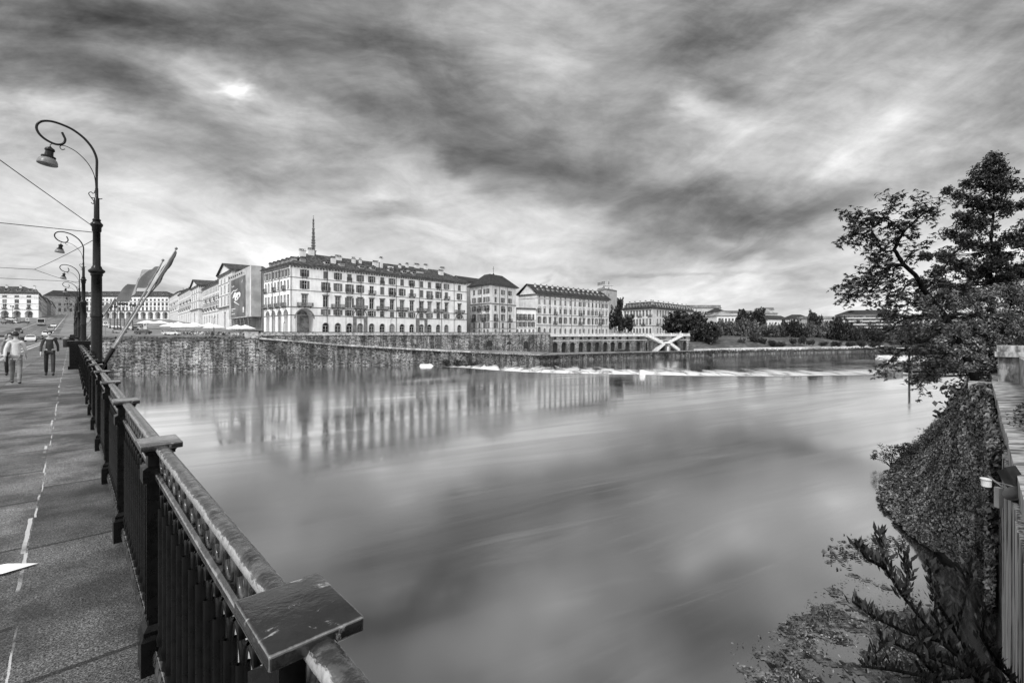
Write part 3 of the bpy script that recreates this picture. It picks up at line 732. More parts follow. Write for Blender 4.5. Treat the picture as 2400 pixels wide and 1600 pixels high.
for k, (t0, t1, z2, lab) in enumerate([(0, 150, 37, 'house row on the right of the tram street, behind the lamp posts'), (154, 480, 42, 'farther house row on the right of the tram street')]):
    p, q = a+dl*t0, a+dl*t1; zz = zg(*p)-.5
    building('street_house', lab, [q, p, p+Vector((14, 13)), q+Vector((14, 13))], zz, CZ+z2-zz, {0: [dict(z=4+w*4.2, w=1.8, h=2.4, xs=lin(10)) for w in range(4)]}, ('hip', 4, 5, 'roof'), 'p4', dent=False)
p, q = UV(1320, -40), UV(1320, 40)
building('street_end_palace', 'dark low palace closing the tram street far away', [Vector((p.x, p.y)), Vector((q.x, q.y)), Vector((q.x, q.y))+dl*30, Vector((p.x, p.y))+dl*30], 40, CZ+52-40+22,
         {0: [dict(z=14, w=4, h=7, xs=lin(9)), dict(z=26, w=4, h=5, xs=lin(9))]}, ('hip', 12, 14, 'roof2'), 'p5', dent=False)

# ---- tent-roofed corner house
c0, c1, cl = Vector((-10.1, 215)), Vector((1.9, 233)), Vector((-20.0, 227.6))
cbk = cl+(c1-c0); zb2 = 9.6
fx = frac_on(c0, c1, [1161.5, 1178.5, 1195]); lx = frac_on(cl, c0, [1111, 1124, 1135, 1143])
H2 = CZ+112*215/F-zb2
def rows2(xs, sh):
    return [dict(z=19.2, w=1.5, h=2.1, xs=xs, shut=sh), dict(z=15.4, w=1.5, h=2.2, xs=xs, shut=sh), dict(z=11.4, w=1.6, h=2.3, xs=xs, shut=sh, style='trim', balc=(2.6, .8, 2, 1)),
            dict(z=6.9, w=1.6, h=2.9, xs=xs, shut=sh, style='trim', balc=(3.1, .8, 2, 0)), dict(z=3.4, w=1.6, h=2.4, xs=xs, shut=sh), dict(z=.1, w=1.4, h=2.5, xs=xs, arch=True, style='door')]
tent = building('corner_house', 'tall corner house with a tent-shaped tiled roof and rooftop mast', [c0, c1, cbk, cl], zb2, H2, {0: rows2(fx, .9), 3: rows2(lx, .9)},
    ('hip', 5.8, 5.4, 'roof2'), 'p2', trims=[(14.3, .5, .25), (6.3, .25, .15), (3.1, .2, .1)], cornice=1.3, dent=False, pipes=[(0, .35), (0, .66), (3, .6)])
qb = MB()
X, L, ang = face_frame(Vector((0, 0)), c1-c0); qb.X = X
qb.box(0, 1.5, -.1, 0, .2, 14.2, 0); qb.box(L-1.2, L, -.1, 0, .2, 14.2, 0); qb.build('quoin', ['p1'], tent)
ctr = (c0+cbk)/2-c0
mb = MB(); mb.tube([(ctr.x, ctr.y, H2+6.1), (ctr.x, ctr.y, H2+10.6)], .09, 6); mb.tube([(ctr.x-.6, ctr.y, H2+9.6), (ctr.x+.6, ctr.y, H2+9.6)], .06, 5); mb.lathe([(.1, H2+6.2), (.5, H2+6.8), (.1, H2+7.3)], (ctr.x, ctr.y), 8); mb.build('mast', ['darkmetal'], tent)
# gabled house squeezed behind, left of the tent roof
building('gabled_house', 'plain gabled house squeezed between the long palace and the tent-roofed house', [Vector((-24, 236)), Vector((-13.5, 250)), Vector((-22, 258)), Vector((-33, 244))], 9.6,
    CZ+116*240/F-9.6, {0: [dict(z=4+4*k, w=1.3, h=2, xs=[.3, .7]) for k in range(4)]}, ('gable', 3.2, 0, 'roof2'), 'p4', dent=False, cornice=.4)
# ---- low link house with terrace
d0, d1 = Vector((2.3, 233.6)), Vector((12.3, 240)); xs = frac_on(d0, d1, [1213, 1222, 1231, 1241, 1250])
H3 = CZ+55*235/F-9.6
link_h = building('link_house', 'low three-storey house with dark shutters and a planted roof terrace', [d0, d1, d1+Vector((-7, 11)), d0+Vector((-7, 11))], 9.6, H3,
    {0: [dict(z=7.9, w=1.1, h=2.6, xs=xs, shut=1, balc=(9.5, .8, 5, 3)), dict(z=4.2, w=1.1, h=2.4, xs=xs, shut=1), dict(z=.2, w=1.0, h=2.6, xs=xs, arch=True, style='door')]}, ('flat', .4, 0, 'roof2'), 'p1', dent=False, cornice=.5, trims=[(3.3, .2, .1), (7.3, .2, .1)])
# ---- ornate house with hooded windows
e0, e1 = Vector((12.6, 240.3)), Vector((58.4, 285)); H4 = CZ+90*240/F-9.6
xs = frac_on(e0, e1, [1264, 1276.5, 1289, 1301, 1313.5, 1325, 1337, 1348, 1359.5, 1369, 1380, 1389, 1397.5, 1405.5, 1413.5, 1421.5])
en = Vector((-.70, .715))
building('ornate_house', 'long ornate house with hooded windows, rusticated ground floor and many dormers', [e0, e1, e1+en*13, e0+en*13], 9.6, H4,
    {0: [dict(z=19.4, w=.9, h=.7, xs=xs), dict(z=16.0, w=1.3, h=2.3, xs=xs, style='plain', shut=.5), dict(z=11.2, w=1.4, h=2.7, xs=xs, style='hood', shut=.8, balc=(2.6, .9, 5, 2)),
         dict(z=6.2, w=1.4, h=2.8, xs=xs, style='lintel', shut=.7, balc=(3.2, .9, 5, 2)), dict(z=.3, w=1.3, h=3.0, xs=xs[1:], arch=True, style='door'), dict(z=0, w=2.2, h=4.0, xs=xs[:1], arch=True, style='door')]},
    ('gable', 5.2, 0, 'roof2'), 'p2', trims=[(4.9, .3, .2), (10.4, .25, .15), (18.7, .2, .12)], cornice=.9,
    dormers=[(0, f, 1.5, 1.3, 1.3) for f in lin(16, .02, .98)], chimneys=[(0, f, 4.5, .9, .9) for f in lin(13, .02, .95)], pipes=[(0, f) for f in (.16, .3, .44, .6, .74, .88)])
# ---- tower block
building('tower_block', 'plain grey concrete tower block behind the ornate house', [W(1398, 0, 330).to_2d(), W(1420, 0, 316).to_2d(), W(1446, 0, 330).to_2d(), W(1424, 0, 345).to_2d()], 9.6,
    CZ+99*322/F-9.6, {0: [dict(z=z, w=1.4, h=1.8, xs=lin(5, .1, .9)) for z in (22, 26, 30, 34)], 1: [dict(z=z, w=1.2, h=1.6, xs=[.25]) for z in (26, 30, 34)]}, ('flat', .5, 0, 'trim'), 'p3', dent=False, cornice=.15)
mb = MB(); o = W(1425, 0, 332); mb.box(-3, 3, -2.5, 2.5, 0, 3.2); mb.box(-3.3, 3.3, -2.8, 2.8, 3.2, 3.5); mb.tube([(0, 0, 3.4), (0, 0, 8)], .1, 6)
tw = thing('lift_house', 'small lift house with a mast on the tower block roof', 'lift house', (o.x, o.y, CZ+99*322/F+.9)); mb.build('housing', ['p4'], tw)
# ---- two-sided mansard house
g0, gl, gr = Vector((104, 350)), Vector((88.9, 377)), Vector((158, 412)); H6 = CZ+57*350/F-9.6
lx = frac_on(gl, g0, [1465, 1472, 1479, 1486, 1493, 1500, 1508, 1516, 1524]); rx = frac_on(g0, gr, [1541, 1548, 1554, 1560, 1566, 1573, 1579, 1585, 1592, 1598, 1604, 1611, 1618, 1625, 1632])
def rows6(xs): return [dict(z=21.5, w=1.6, h=2.4, xs=xs), dict(z=14.8, w=1.6, h=4.0, xs=xs, style='lintel', balc=(4.4, 1, 3, 1)), dict(z=8.4, w=1.7, h=4.2, xs=xs, style='trim', balc=(4.4, 1, 3, 0)), dict(z=1, w=1.7, h=4.6, xs=xs, arch=True)]
building('mansard_house', 'broad corner house with dark mansard roof and two pale fronts beyond the arcade stairs', [g0, gr, gr+(gl-g0), gl], 8.6, H6+1, {0: rows6(rx), 3: rows6(lx)}, ('hip', 5.2, 3.2, 'roof2'), 'p2',
    trims=[(7.2, .35, .2), (20, .3, .2)], dormers=[(0, f, .7, 2.0, 2.2) for f in lin(15)]+[(3, f, .7, 1.7, 2.2) for f in lin(9)], chimneys=[(0, f, 3, 1.4, .8) for f in lin(8)]+[(3, f, 3, 1.4, .8) for f in lin(5)], cornice=1.0, dent=False,
    pipes=[(0, .3), (0, .6), (3, .3), (3, .7)])

# ---- blocks further down the bank
def blk(label, x0, x1, ytop, Y, dep, rise, wall, roofm, nx, nz, name='apartment_block', kind='hip', turn=0.0, balc=None, ins=5, z0=9.0, w=1.5, h=1.9, bands=False):
    a, b = W(x0, 0, Y), W(x1, 0, Y+turn); H = CZ+(HY-ytop)*Y/F-z0; d = (b-a).to_2d().normalized(); nn = Vector((-d.y, d.x))*dep
    a2, b2 = a.to_2d(), b.to_2d(); fh = H/(nz+.3)
    rows = [dict(z=.5+fh*k+.5, w=w, h=h, xs=lin(nx), balc=balc) for k in range(nz)]; tr_ = [(.3+fh*k, .9, .9) for k in range(1, nz)] if bands else ()
    return building(name, label, [a2, b2, b2+nn, a2+nn], z0, H, {0: rows}, (kind, rise, ins, roofm), wall, dent=False, cornice=.6, trims=tr_, cmi='trimlight' if bands else 'trim')
blk('stepped terrace block with three square roof boxes, behind the mansard house', 1612, 1690, 722, 460, 20, 2.5, 'p4', 'roof3', 12, 5, balc=(3, 1.2, 2, 0), kind='flat')
for k, (x, lab) in enumerate([(1608, 'left'), (1627, 'middle'), (1645, 'right')]):
    o = W(x+6, 0, 470); mb = MB(); mb.box(-2.4, 2.4, -2.4, 2.4, 0, 3.6); mb.box(-2.8, 2.8, -2.8, 2.8, 3.6, 4.0)
    t = thing('roof_tank', '%s one of three square boxes on the stepped terrace block' % lab, 'roof box', (o.x, o.y, CZ+(60-k*2)*470/F-2), group='square boxes on the terrace block'); mb.build('housing', ['p4'], t)
blk('dark-roofed house with overhanging top floor right of the roof boxes', 1672, 1700, 731, 440, 14, 3.5, 'p5', 'roof2', 6, 5)
blk('white villa with pale hipped roof among the bank trees', 1680, 1731, 741, 395, 20, 4.5, 'p1', 'roof3', 6, 4, name='villa', ins=9)
blk('low pale block behind the dark round tree', 1700, 1790, 733, 520, 20, 2, 'p4', 'trim', 14, 4, kind='flat')
blk('stepped pale block topped by a square penthouse', 1772, 1822, 735, 500, 18, 5, 'p3', 'roof3', 8, 4, ins=6)
blk('penthouse storeys stacked above the pale stepped block', 1787, 1814, 726, 515, 12, 2, 'p4', 'trim', 4, 8, kind='flat')
blk('white gabled house with shutters left of the low shed roofs', 1784, 1850, 748, 410, 14, 3.5, 'p1', 'roof2', 9, 3, turn=25)
blk('flat house with dark ridge and aerial behind the poplars', 1852, 1900, 747, 520, 16, 4.5, 'p3', 'roof2', 8, 3, ins=7)
blk('long low hall with pale banded roof', 1895, 1960, 747, 480, 20, 2.2, 'p4', 'roof3', 12, 2, kind='flat')
apt = blk('large curved apartment block with white balcony bands, partly behind the leaning tree', 1976, 2085, 738, 430, 24, 4.0, 'p5', 'roof2', 14, 6, turn=-12, ins=8, bands=True, w=2.2)
blk('tall end wing of the balcony block behind the tree foliage', 2090, 2130, 741, 420, 20, 3, 'p1', 'roof2', 5, 6, turn=20)
blk('plain block hidden deep behind the big trees', 2140, 2260, 748, 470, 20, 3, 'p4', 'roof2', 12, 4)

# ---- spire on the skyline
sp = W(734.5, 507, 600); spt = thing('tower_spire', 'slender dark stepped spire rising behind the palace roof', 'spire', (sp.x, sp.y, 25)); k = 600/F
def zy(y): return CZ+(HY-y)*k-25
mb = MB(); prof = [(12, 0), (11, 60), (9, zy(612)), (3.6, zy(600))]
mb.lathe(prof, n=8); mb.build('base_drum', ['dist'], spt)
levels = [(598, 588, 3.5), (588, 576, 2.5), (576, 569, 2.4), (569, 563, 2.3), (563, 555, 2.0), (555, 546, 1.8), (546, 536, 1.6), (536, 523, 1.25), (523, 516, 1.1)]
for ya, yb, r in levels:
    mb = MB(); z0, z1 = zy(ya), zy(yb); mb.lathe([(r*.55, z0), (r*.5, z1)], n=8)
    for q in range(8):
        a = 2*pi*q/8; rr = r*.42 if 0 else r*.82; mb.tube([(rr*cos(a), rr*sin(a), z0), (rr*.93*cos(a), rr*.93*sin(a), z1)], r*.16, 5)
    mb.lathe([(r*.9, z1-.6), (r*1.15, z1-.2), (r*1.15, z1+.1), (r*.8, z1+.4)], n=12)
    mb.build('tier', ['dist'], spt)
mb = MB(); mb.lathe([(1.1, zy(516)), (.8, zy(514)), (.15, zy(508.5))], n=8); mb.tube([(0, 0, zy(509)), (0, 0, zy(505))], .18, 5); mb.lathe([(.1, zy(507.3)), (.9, zy(506.4)), (.1, zy(505.5))], n=8); mb.build('finial', ['dist'], spt)

# ---------------------------------------------------------------- river, banks, ground
WL = -1.0                                                   # water below the weir
F0, F1, F2, F3 = Vector((-74.9, 140)), Vector((-55.6, 153.8)), Vector((-14, 162.5)), Vector((11, 190))
FL = Vector((-175, 77)); U0, U1 = Vector((-76, 143)), Vector((18.3, 225)); AR1 = Vector((96, 255))
Gf = [F3, Vector((19.6, 199)), Vector((55.5, 219.5)), Vector((92, 239))]
QZ = 1.3
weir = [Vector(p) for p in ((-24, 151), (-15.4, 146), (-6, 136.5), (3.7, 129), (16, 124), (30.7, 121.5), (44, 117.8), (63.6, 116.5), (73.7, 117.8), (96.4, 121.5), (112, 126))]
def sheet(name, pts, z, mat, kind='structure', parent=None):
    mb = MB(); mb.quad([(p[0], p[1], z) for p in pts]); o = mb.build(name, [mat], parent); 
    if kind: tag(o, kind=kind)
    return o
# upstream water: everything nearer than the weir crest
up = [(-2500, -2500), (2500, -2500), (2500, 60), (160, 118)]+[(p.x, p.y) for p in reversed(weir)]+[(-40, 170), (-300, 60), (-2500, -400)]
bm = bmesh.new(); bm.faces.new([bm.verts.new((x, y, 0)) for x, y in up]); bmesh.ops.triangulate(bm, faces=bm.faces[:]); me = bpy.data.meshes.new('river'); bm.to_mesh(me); me.materials.append(M['water'])
river = tag(link('river', me), kind='structure', label='smooth river water above the weir')
# weir apron and the lower river, with metre UVs measured from the crest
m2 = bpy.data.meshes.new('weir_water'); V = []; Fc = []; UVs = []
cum = [0]
dens = []
for i in range(len(weir)-1):
    for k in range(8): dens.append(weir[i].lerp(weir[i+1], k/8))
dens.append(weir[-1])
offs = [(0, .02), (.6, -.05), (4, -.35), (9, -.75), (14, -.5), (30, -.75), (60, WL), (110, WL), (220, WL)]
s_ = 0
for i, p in enumerate(dens):
    if i: s_ += (p-dens[i-1]).length
    fd = Vector((.12, 1)).normalized()
    for dd, z in offs: V.append((p.x+fd.x*dd, p.y+fd.y*dd, z)); UVs.append((s_, dd))
nn = len(offs)
for i in range(len(dens)-1):
    for k in range(nn-1): Fc.append((i*nn+k, (i+1)*nn+k, (i+1)*nn+k+1, i*nn+k+1))
m2.from_pydata(V, [], Fc); lay = m2.uv_layers.new(name='UVMap')
for lp in m2.loops: lay.data[lp.index].uv = UVs[lp.vertex_index]
m2.materials.append(M['weirwater']); m2.polygons.foreach_set('use_smooth', [True]*len(Fc)); tag(link('weir_water', m2), kind='structure', label='white water sliding over the weir')
sheet('lower_river', [(-60, 150), (2500, 100), (2500, 1500), (200, 700), (-60, 260)], WL-.02, 'water')
wb = MB(); 
for a, b in zip(weir[:-1], weir[1:]): wb.frustum([(a.x, a.y-.25, -1.2), (b.x, b.y-.25, -1.2), (b.x, b.y, -1.2), (a.x, a.y, -1.2)], [(a.x, a.y-.25, .05), (b.x, b.y-.25, .05), (b.x, b.y, .045), (a.x, a.y, .045)])
tag(wb.build('weir', ['copdark']), 'long curved weir crest across the river, edged with white water', 'weir')
# bed + ground sheet
mb = MB(); mb.quad([(-4000, -4000, -2.5), (4000, -4000, -2.5), (4000, 6000, -2.5), (-4000, 6000, -2.5)]); tag(mb.build('river_bed', ['soil']), kind='structure')
bank = [((-700, -160), (-.8, .6), 8.8), ((-175, 77), (-.62, .78), 8.8), ((-111, 117.2), (-.67, .74), 8.8), ((-76, 139.8), (-.5, .87), 8.85), ((-75.5, 143.5), (-.5, .87), 9.2), ((-40, 174.5), (-.35, .94), 9.6), ((18.3, 225.2), (-.1, 1), 9.4), ((96, 255.5), (.05, 1), 9.4)]
far = [((143, 276), (.1, 1), 1.0), ((207, 300), (.15, 1), 1.0), ((250, 319), (.25, .97), 1.0), ((420, 382), (.35, .93), 1), ((900, 520), (.4, .9), 1), ((1900, 800), (.45, .9), 1)]
def gridsheet(name, rows_, mat, kind='structure', smooth=True):
    mb = MB(); n = len(rows_[0])
    for r in rows_: mb.v += [tuple(p) for p in r]
    for i in range(len(rows_)-1):
        for k in range(n-1): mb.f.append((i*n+k, i*n+k+1, (i+1)*n+k+1, (i+1)*n+k)); mb.mi.append(0)
    o = mb.build(name, [mat], smooth=smooth)
    return tag(o, kind=kind) if kind else o
def ray(p, d, z0, ds, zf):
    out = []
    for dd in ds:
        x, y = p[0]+d[0]*dd, p[1]+d[1]*dd; out.append((x, y, zf(dd, x, y, z0)))
    return out
ds = (0, 3, 10, 20, 40, 80, 150, 250, 400, 700, 1200, 2500)
def zf1(dd, x, y, z0):
    k = min(1, dd/18); return z0*(1-k)+zg(x, y)*k
gridsheet('ground', [ray(p, d, z0, ds, zf1) for p, d, z0 in bank], 'gravel')
def zf2(dd, x, y, z0):
    for a, b in ((0, 1.0), (3, 1.4), (12, 4.5), (25, 7.0), (45, 8.8), (80, 9.4)):
        if dd >= a: z = b
    return z if dd < 80 else 9.4
gridsheet('park_slope', [ray((96.2, 247), (.02, 1), 1, (0, 2, 9, 22, 45, 80, 150, 400, 2500), zf2)]+[ray(p, d, z0, (0, 2, 9, 22, 45, 80, 150, 400, 2500), lambda dd, x, y, z: {0: 1.1, 2: 2.2, 9: 4.6, 22: 7.4, 45: 8.8}.get(dd, 9.4)) for p, d, z0 in far], 'grass')
def wallpoly(name, label, cat, pts, zb, zt, th, mat, cop='coping', batter=.0, pr=.25, ch=.35, seg=1):
    """continuous retaining wall along pts (water on the right hand side), with coping; zt per point"""
    w = MB(); c = MB(); n = len(pts); P = [Vector(p) for p in pts]; zt = zt if hasattr(zt, '__len__') else [zt]*n
    for i in range(n-1):
        a, b = P[i], P[i+1]; d = (b-a).normalized(); r = Vector((d.y, -d.x)); q = -r*th; ba = r*batter
        w.frustum([(a.x+ba.x, a.y+ba.y, zb), (b.x+ba.x, b.y+ba.y, zb), (b.x+q.x, b.y+q.y, zb), (a.x+q.x, a.y+q.y, zb)], [(a.x, a.y, zt[i]), (b.x, b.y, zt[i+1]), (b.x+q.x, b.y+q.y, zt[i+1]), (a.x+q.x, a.y+q.y, zt[i])])
        rr = r*pr; c.frustum([(a.x+rr.x, a.y+rr.y, zt[i]+.003), (b.x+rr.x, b.y+rr.y, zt[i+1]+.003), (b.x+q.x-rr.x, b.y+q.y-rr.y, zt[i+1]+.003), (a.x+q.x-rr.x, a.y+q.y-rr.y, zt[i]+.003)],
                             [(a.x+rr.x, a.y+rr.y, zt[i]+ch), (b.x+rr.x, b.y+rr.y, zt[i+1]+ch), (b.x+q.x-rr.x, b.y+q.y-rr.y, zt[i+1]+ch), (a.x+q.x-rr.x, a.y+q.y-rr.y, zt[i]+ch)])
    t = thing(name, label, cat); w.build('face', [mat], t); c.build('coping', [cop], t); return t
# outside (river side) must be on the right of travel: going from left to right the river is on the right
ql = wallpoly('embankment_wall', 'tall stained stone river wall below the square, left of the vertical seam', 'embankment wall', [FL, (-111, 117.2), F0], -2, 8.75, 1.2, 'quay', 'copdark', batter=.8)
qs = MB(); qs.box(0, 3.4, -.4, 1.4, 8.75, 10.4); qs.box(-.15, 3.55, -.55, 1.55, 10.4, 10.65)
p = Vector((-78.3, 138.3)); ped = qs.build('stone_plinth', ['coping'], None, loc=(p.x, p.y, .35), rot=atan2(17.3, 27.4)); tag(ped, 'low pale stone plinth standing on the river wall beside the seam', 'plinth')
lowpts = [F0, F1, Vector((-35, 158.2)), F2, F3]; lowz = [8.85, 6.5, 5.1, 3.9, 1.6]
wallpoly('ramp_wall', 'rubble stone river wall with a coping sloping down to the quay, below the long palace', 'embankment wall', lowpts, -2, lowz, 1.0, 'quay2', 'coping', batter=.7, ch=.5)
d = (U1-U0)
upts = [U0+d*t for t in (0, .25, .5, .75, 1)]
t = wallpoly('upper_wall', 'long upper stone retaining wall with parapet in front of the palaces', 'retaining wall', upts, 0, 9.9, 1.0, 'quay', 'coping', ch=.12)
w = MB(); dn = d.normalized(); X = Matrix.Translation((U0.x, U0.y, 0)) @ Matrix.Rotation(atan2(d.y, d.x), 4, 'Z'); w.X = X; L = d.length
w.box(0, L, -.05, .45, 10.03, 10.9, 0); w.box(0, L, -.15, .55, 10.9, 11.05, 1); w.build('parapet', ['coping', 'copdark'], t)
w = MB(); w.X = X
for x, wd, z0, hh in ((88, 3.2, 5.0, 2.6), (99, 2.6, 5.6, 1.4), (109, 2.6, 3.5, 3.6)):      # small blocked arches
    an = [(x+wd/2*cos(a), -.04, z0+hh-wd/2+wd/2*sin(a)) for a in np.linspace(0, pi, 9)]
    w.quad([(x-wd/2, -.04, z0), (x+wd/2, -.04, z0)]+an, 0)
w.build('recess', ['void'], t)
# ramp surface and quay surface
mb = MB()
mid = [U0+d*t_ for t_ in (0, .25, .42, .62, 1)]
for i in range(4):
    a, b = lowpts[i], lowpts[i+1]; p, q = mid[i], mid[i+1]
    mb.quad([(a.x, a.y, lowz[i]-.1), (b.x, b.y, lowz[i+1]-.1), (q.x, q.y, lowz[i+1]-.1), (p.x, p.y, lowz[i]-.1)])
tag(mb.build('ramp', ['gravel']), kind='structure')
mb = MB(); pts = [F3]+Gf[1:]+[Vector((101, 262)), AR1, U1]; mb.quad([(p.x, p.y, QZ) for p in [F3, Gf[1], Gf[2], Gf[3], Vector((100, 256)), AR1, U1]]); tag(mb.build('quay', ['gravel']), kind='structure')
wallpoly('quay_wall', 'low overgrown quay wall in front of the arcade', 'quay wall', Gf, -2.5, QZ+.1, .8, 'quay2', 'copdark', ch=.2)
# arcade front
Ad = AR1-U1; X = Matrix.Translation((U1.x, U1.y, 0)) @ Matrix.Rotation(atan2(Ad.y, Ad.x), 4, 'Z'); AL = Ad.length
ta = thing('arcade', 'riverside stone arcade with dark arched doors and small square windows above', 'arcade')
fr = frac_on(U1, AR1, [1301.5, 1321.5, 1342, 1362, 1381, 1400, 1419, 1436.5, 1453.5, 1471, 1497, 1518, 1584, 1605])
holes = []; HT = 8.1
for f in fr:
    holes.append((f*AL-1.25, f*AL+1.25, QZ, QZ+4.9, True, .9)); holes.append((f*AL-.7, f*AL+.7, QZ+6.2, QZ+7.4, False, .5))
f = frac_on(U1, AR1, [1547])[0]; holes.append((f*AL-1, f*AL+1, QZ+3.9, QZ+6.6, True, .5))
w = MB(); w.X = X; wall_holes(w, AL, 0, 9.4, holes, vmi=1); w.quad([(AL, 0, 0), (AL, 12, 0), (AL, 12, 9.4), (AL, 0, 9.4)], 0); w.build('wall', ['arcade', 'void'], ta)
w = MB(); w.X = X; w.box(0, AL, -.18, 0, QZ+5.6, QZ+5.85); w.box(0, AL+.1, -.35, 0, 9.0, 9.38); w.build('string_course', ['trimlight'], ta)
w = MB(); w.X = X
for i in range(15):
    x = .02+i*(AL-1)/14; w.box(x, x+.5, -.32, .22, 9.4, 10.6, 0)
for i in range(int(AL/.45)): w.box(i*.45+.1, i*.45+.28, -.15, .05, 9.6, 10.25, 0)
w.box(0, AL, -.25, .15, 9.4, 9.6, 0); w.box(0, AL, -.27, .17, 10.25, 10.45, 0); w.build('balustrade', ['white'], ta)
w = MB(); w.X = X
for fx_ in (.0, .665, .90): w.box(fx_*AL, fx_*AL+1.2, -.25, 0, QZ, 9.0)
w.build('pier', ['arcade'], ta)
# crossing stairs
st = thing('double_staircase', 'pale stone staircases crossing in an X against the arcade', 'staircase'); 
xa, xb, xc_, xd, xm = [v*AL for v in frac_on(U1, AR1, [1512, 1594, 1532, 1584, 1554])]
def flight(x0, z0, x1, z1, name, y=-2.0):
    w = MB(); w.X = X; n = 14; dx = (x1-x0)/n; dz = (z1-z0)/n
    for k in range(n):
        a, b = sorted((x0+dx*k, x0+dx*(k+1))); w.box(a, b, y, -.02, min(z0+dz*k, z0+dz*(k+1))-.5, max(z0+dz*k, z0+dz*(k+1)), 0)
    th = .45
    for yy in (y-.2,): w.frustum([(x0, yy, z0-.4), (x1, yy, z1-.4), (x1, yy+.19, z1-.4), (x0, yy+.19, z0-.4)], [(x0, yy, z0+.9), (x1, yy, z1+.9), (x1, yy+.19, z1+.9), (x0, yy+.19, z0+.9)], 0)
    w.frustum([(x0, y-.3, z0+.9), (x1, y-.3, z1+.9), (x1, y+.05, z1+.9), (x0, y+.05, z0+.9)], [(x0, y-.3, z0+1.1), (x1, y-.3, z1+1.1), (x1, y+.05, z1+1.1), (x0, y+.05, z0+1.1)], 0)
    w.build(name, ['white'], st)
zt_ = 9.4; zm = QZ+3.9
flight(xa, zt_, xm-1.5, zm, 'upper_flight'); flight(xm+1.5, zm, xb, zt_, 'upper_flight', -2.0)
flight(xm-1.5, zm-.01, xc_-1.0, QZ, 'lower_flight', -3.6); flight(xd-.5, QZ, xm+1.5, zm-.01, 'lower_flight', -3.6)
w = MB(); w.X = X; w.box(xm-1.5, xm+1.5, -3.9, -.02, QZ, zm+.0, 0); w.box(xm-1.6, xm+1.6, -4.05, -3.85, zm, zm+1.0, 1); w.quad([(xm-.6, -3.91, QZ+.02), (xm+.6, -3.91, QZ+.02), (xm+.6, -3.91, QZ+2.4), (xm-.6, -3.91, QZ+2.4)], 1); w.build('landing', ['arcade', 'white'], st)
# promenade below the park slope
fp = [Vector((92.5, 239.5)), Vector((143, 264)), Vector((207, 288)), Vector((250, 307)), Vector((420, 370)), Vector((900, 508))]
wallpoly('promenade_edge', 'low rough river edge of the park promenade', 'river edge', fp, -2.5, .2, 1.0, 'quay2', 'grass', ch=.3)
mb = MB(); nf_ = [Vector((p[0][0], p[0][1])) for p in far]
ins_ = [Vector((96.5, 250.5)), Vector((143, 275.5)), Vector((207, 299.5)), Vector((250, 318.5)), Vector((420, 381.5)), Vector((900, 519.5))]
for i in range(5): mb.quad([(fp[i].x, fp[i].y, .45), (fp[i+1].x, fp[i+1].y, .45), (ins_[i+1].x, ins_[i+1].y, .6), (ins_[i].x, ins_[i].y, .6)])
tag(mb.build('promenade', ['trimlight']), kind='structure')
wallpoly('promenade_wall', 'low white wall along the back of the park promenade', 'wall', [p-Vector((0, .8)) for p in ins_[:4]], .5, 2.1, .5, 'trimlight', 'white', ch=.12, pr=.08)

# ---------------------------------------------------------------- the bridge
BT = thing('bridge', 'stone road bridge with granite pavement running to the far square', 'bridge', (0, 0, 0), TH)     # local x = across (v), y = along (u)
ROT = (0, 0, TH)
def bobj(mb, name, mats, parent=None, kind=None, **k):
    o = mb.build(name, mats, parent, **k)
    if parent is None: o.rotation_euler = ROT
    if kind: tag(o, kind=kind)
    return o
SZ = 9.0
w = MB(); w.box(-16, .75, -14, 163, 7.9, SZ-.16, 0); w.build('deck', ['coping'], BT)
w = MB(); w.box(.36, .95, -14, 162, SZ-.45, SZ-.005); w.box(-16.2, -15.9, -14, 162, SZ-.45, SZ-.005); w.build('cornice', ['coping'], BT)
w = MB()
for xx, s_ in ((.55, 1), (-15.9, 1)):
    w.X = Matrix.Translation((xx, -14, 0)) @ Matrix.Rotation(pi/2, 4, 'Z')
    hs = [(14+4+i*31, 14+31+i*31, -1.9, 6.9, False, 0) for i in range(5)]
    for i in range(5):
        x0 = 14+3+i*31; 
        prev = None
        for a in np.linspace(pi, 0, 17):
            q = (x0+13.5+13.5*cos(a), 1.2+5.4*sin(a))
            if prev:
                w.quad([(prev[0], 0, prev[1]), (q[0], 0, q[1]), (q[0], 0, 7.95), (prev[0], 0, 7.95)], 0)
                if xx > 0: w.quad([(prev[0], 0, prev[1]), (prev[0], 16.4, prev[1]), (q[0], 16.4, q[1]), (q[0], 0, q[1])], 0)
            prev = q
        w.quad([(x0+27, 0, -2), (x0+31, 0, -2), (x0+31, 0, 7.95), (x0+27, 0, 7.95)], 0)
        if xx > 0:
            w.quad([(x0+27, 0, -2), (x0+27, 16.4, -2), (x0+27, 16.4, 7.95), (x0+27, 0, 7.95)], 0); w.quad([(x0+31, 0, -2), (x0+31, 16.4, -2), (x0+31, 16.4, 7.95), (x0+31, 0, 7.95)], 0)
w.build('arches', ['quay'], BT)
w = MB(); w.box(-3.15, .62, -14, 161, SZ-.155, SZ, 0); bobj(w, 'pavement', ['paving'], kind='structure')
w = MB(); w.box(-3.45, -3.15, -14, 161, SZ-.155, SZ-.004, 0); bobj(w, 'kerb', ['coping'], kind='structure')
w = MB(); w.quad([(-13.0, -14, SZ-.15), (-3.45, -14, SZ-.15), (-3.45, 163, SZ-.15), (-13.0, 163, SZ-.15)], 0); bobj(w, 'road', ['road'], kind='structure')
w = MB(); w.box(-16, -13.0, -14, 161, SZ-.155, SZ, 0); bobj(w, 'far_pavement', ['coping'], kind='structure')
w = MB()                                                   # tram rails, lines and the street beyond, following the rising ground
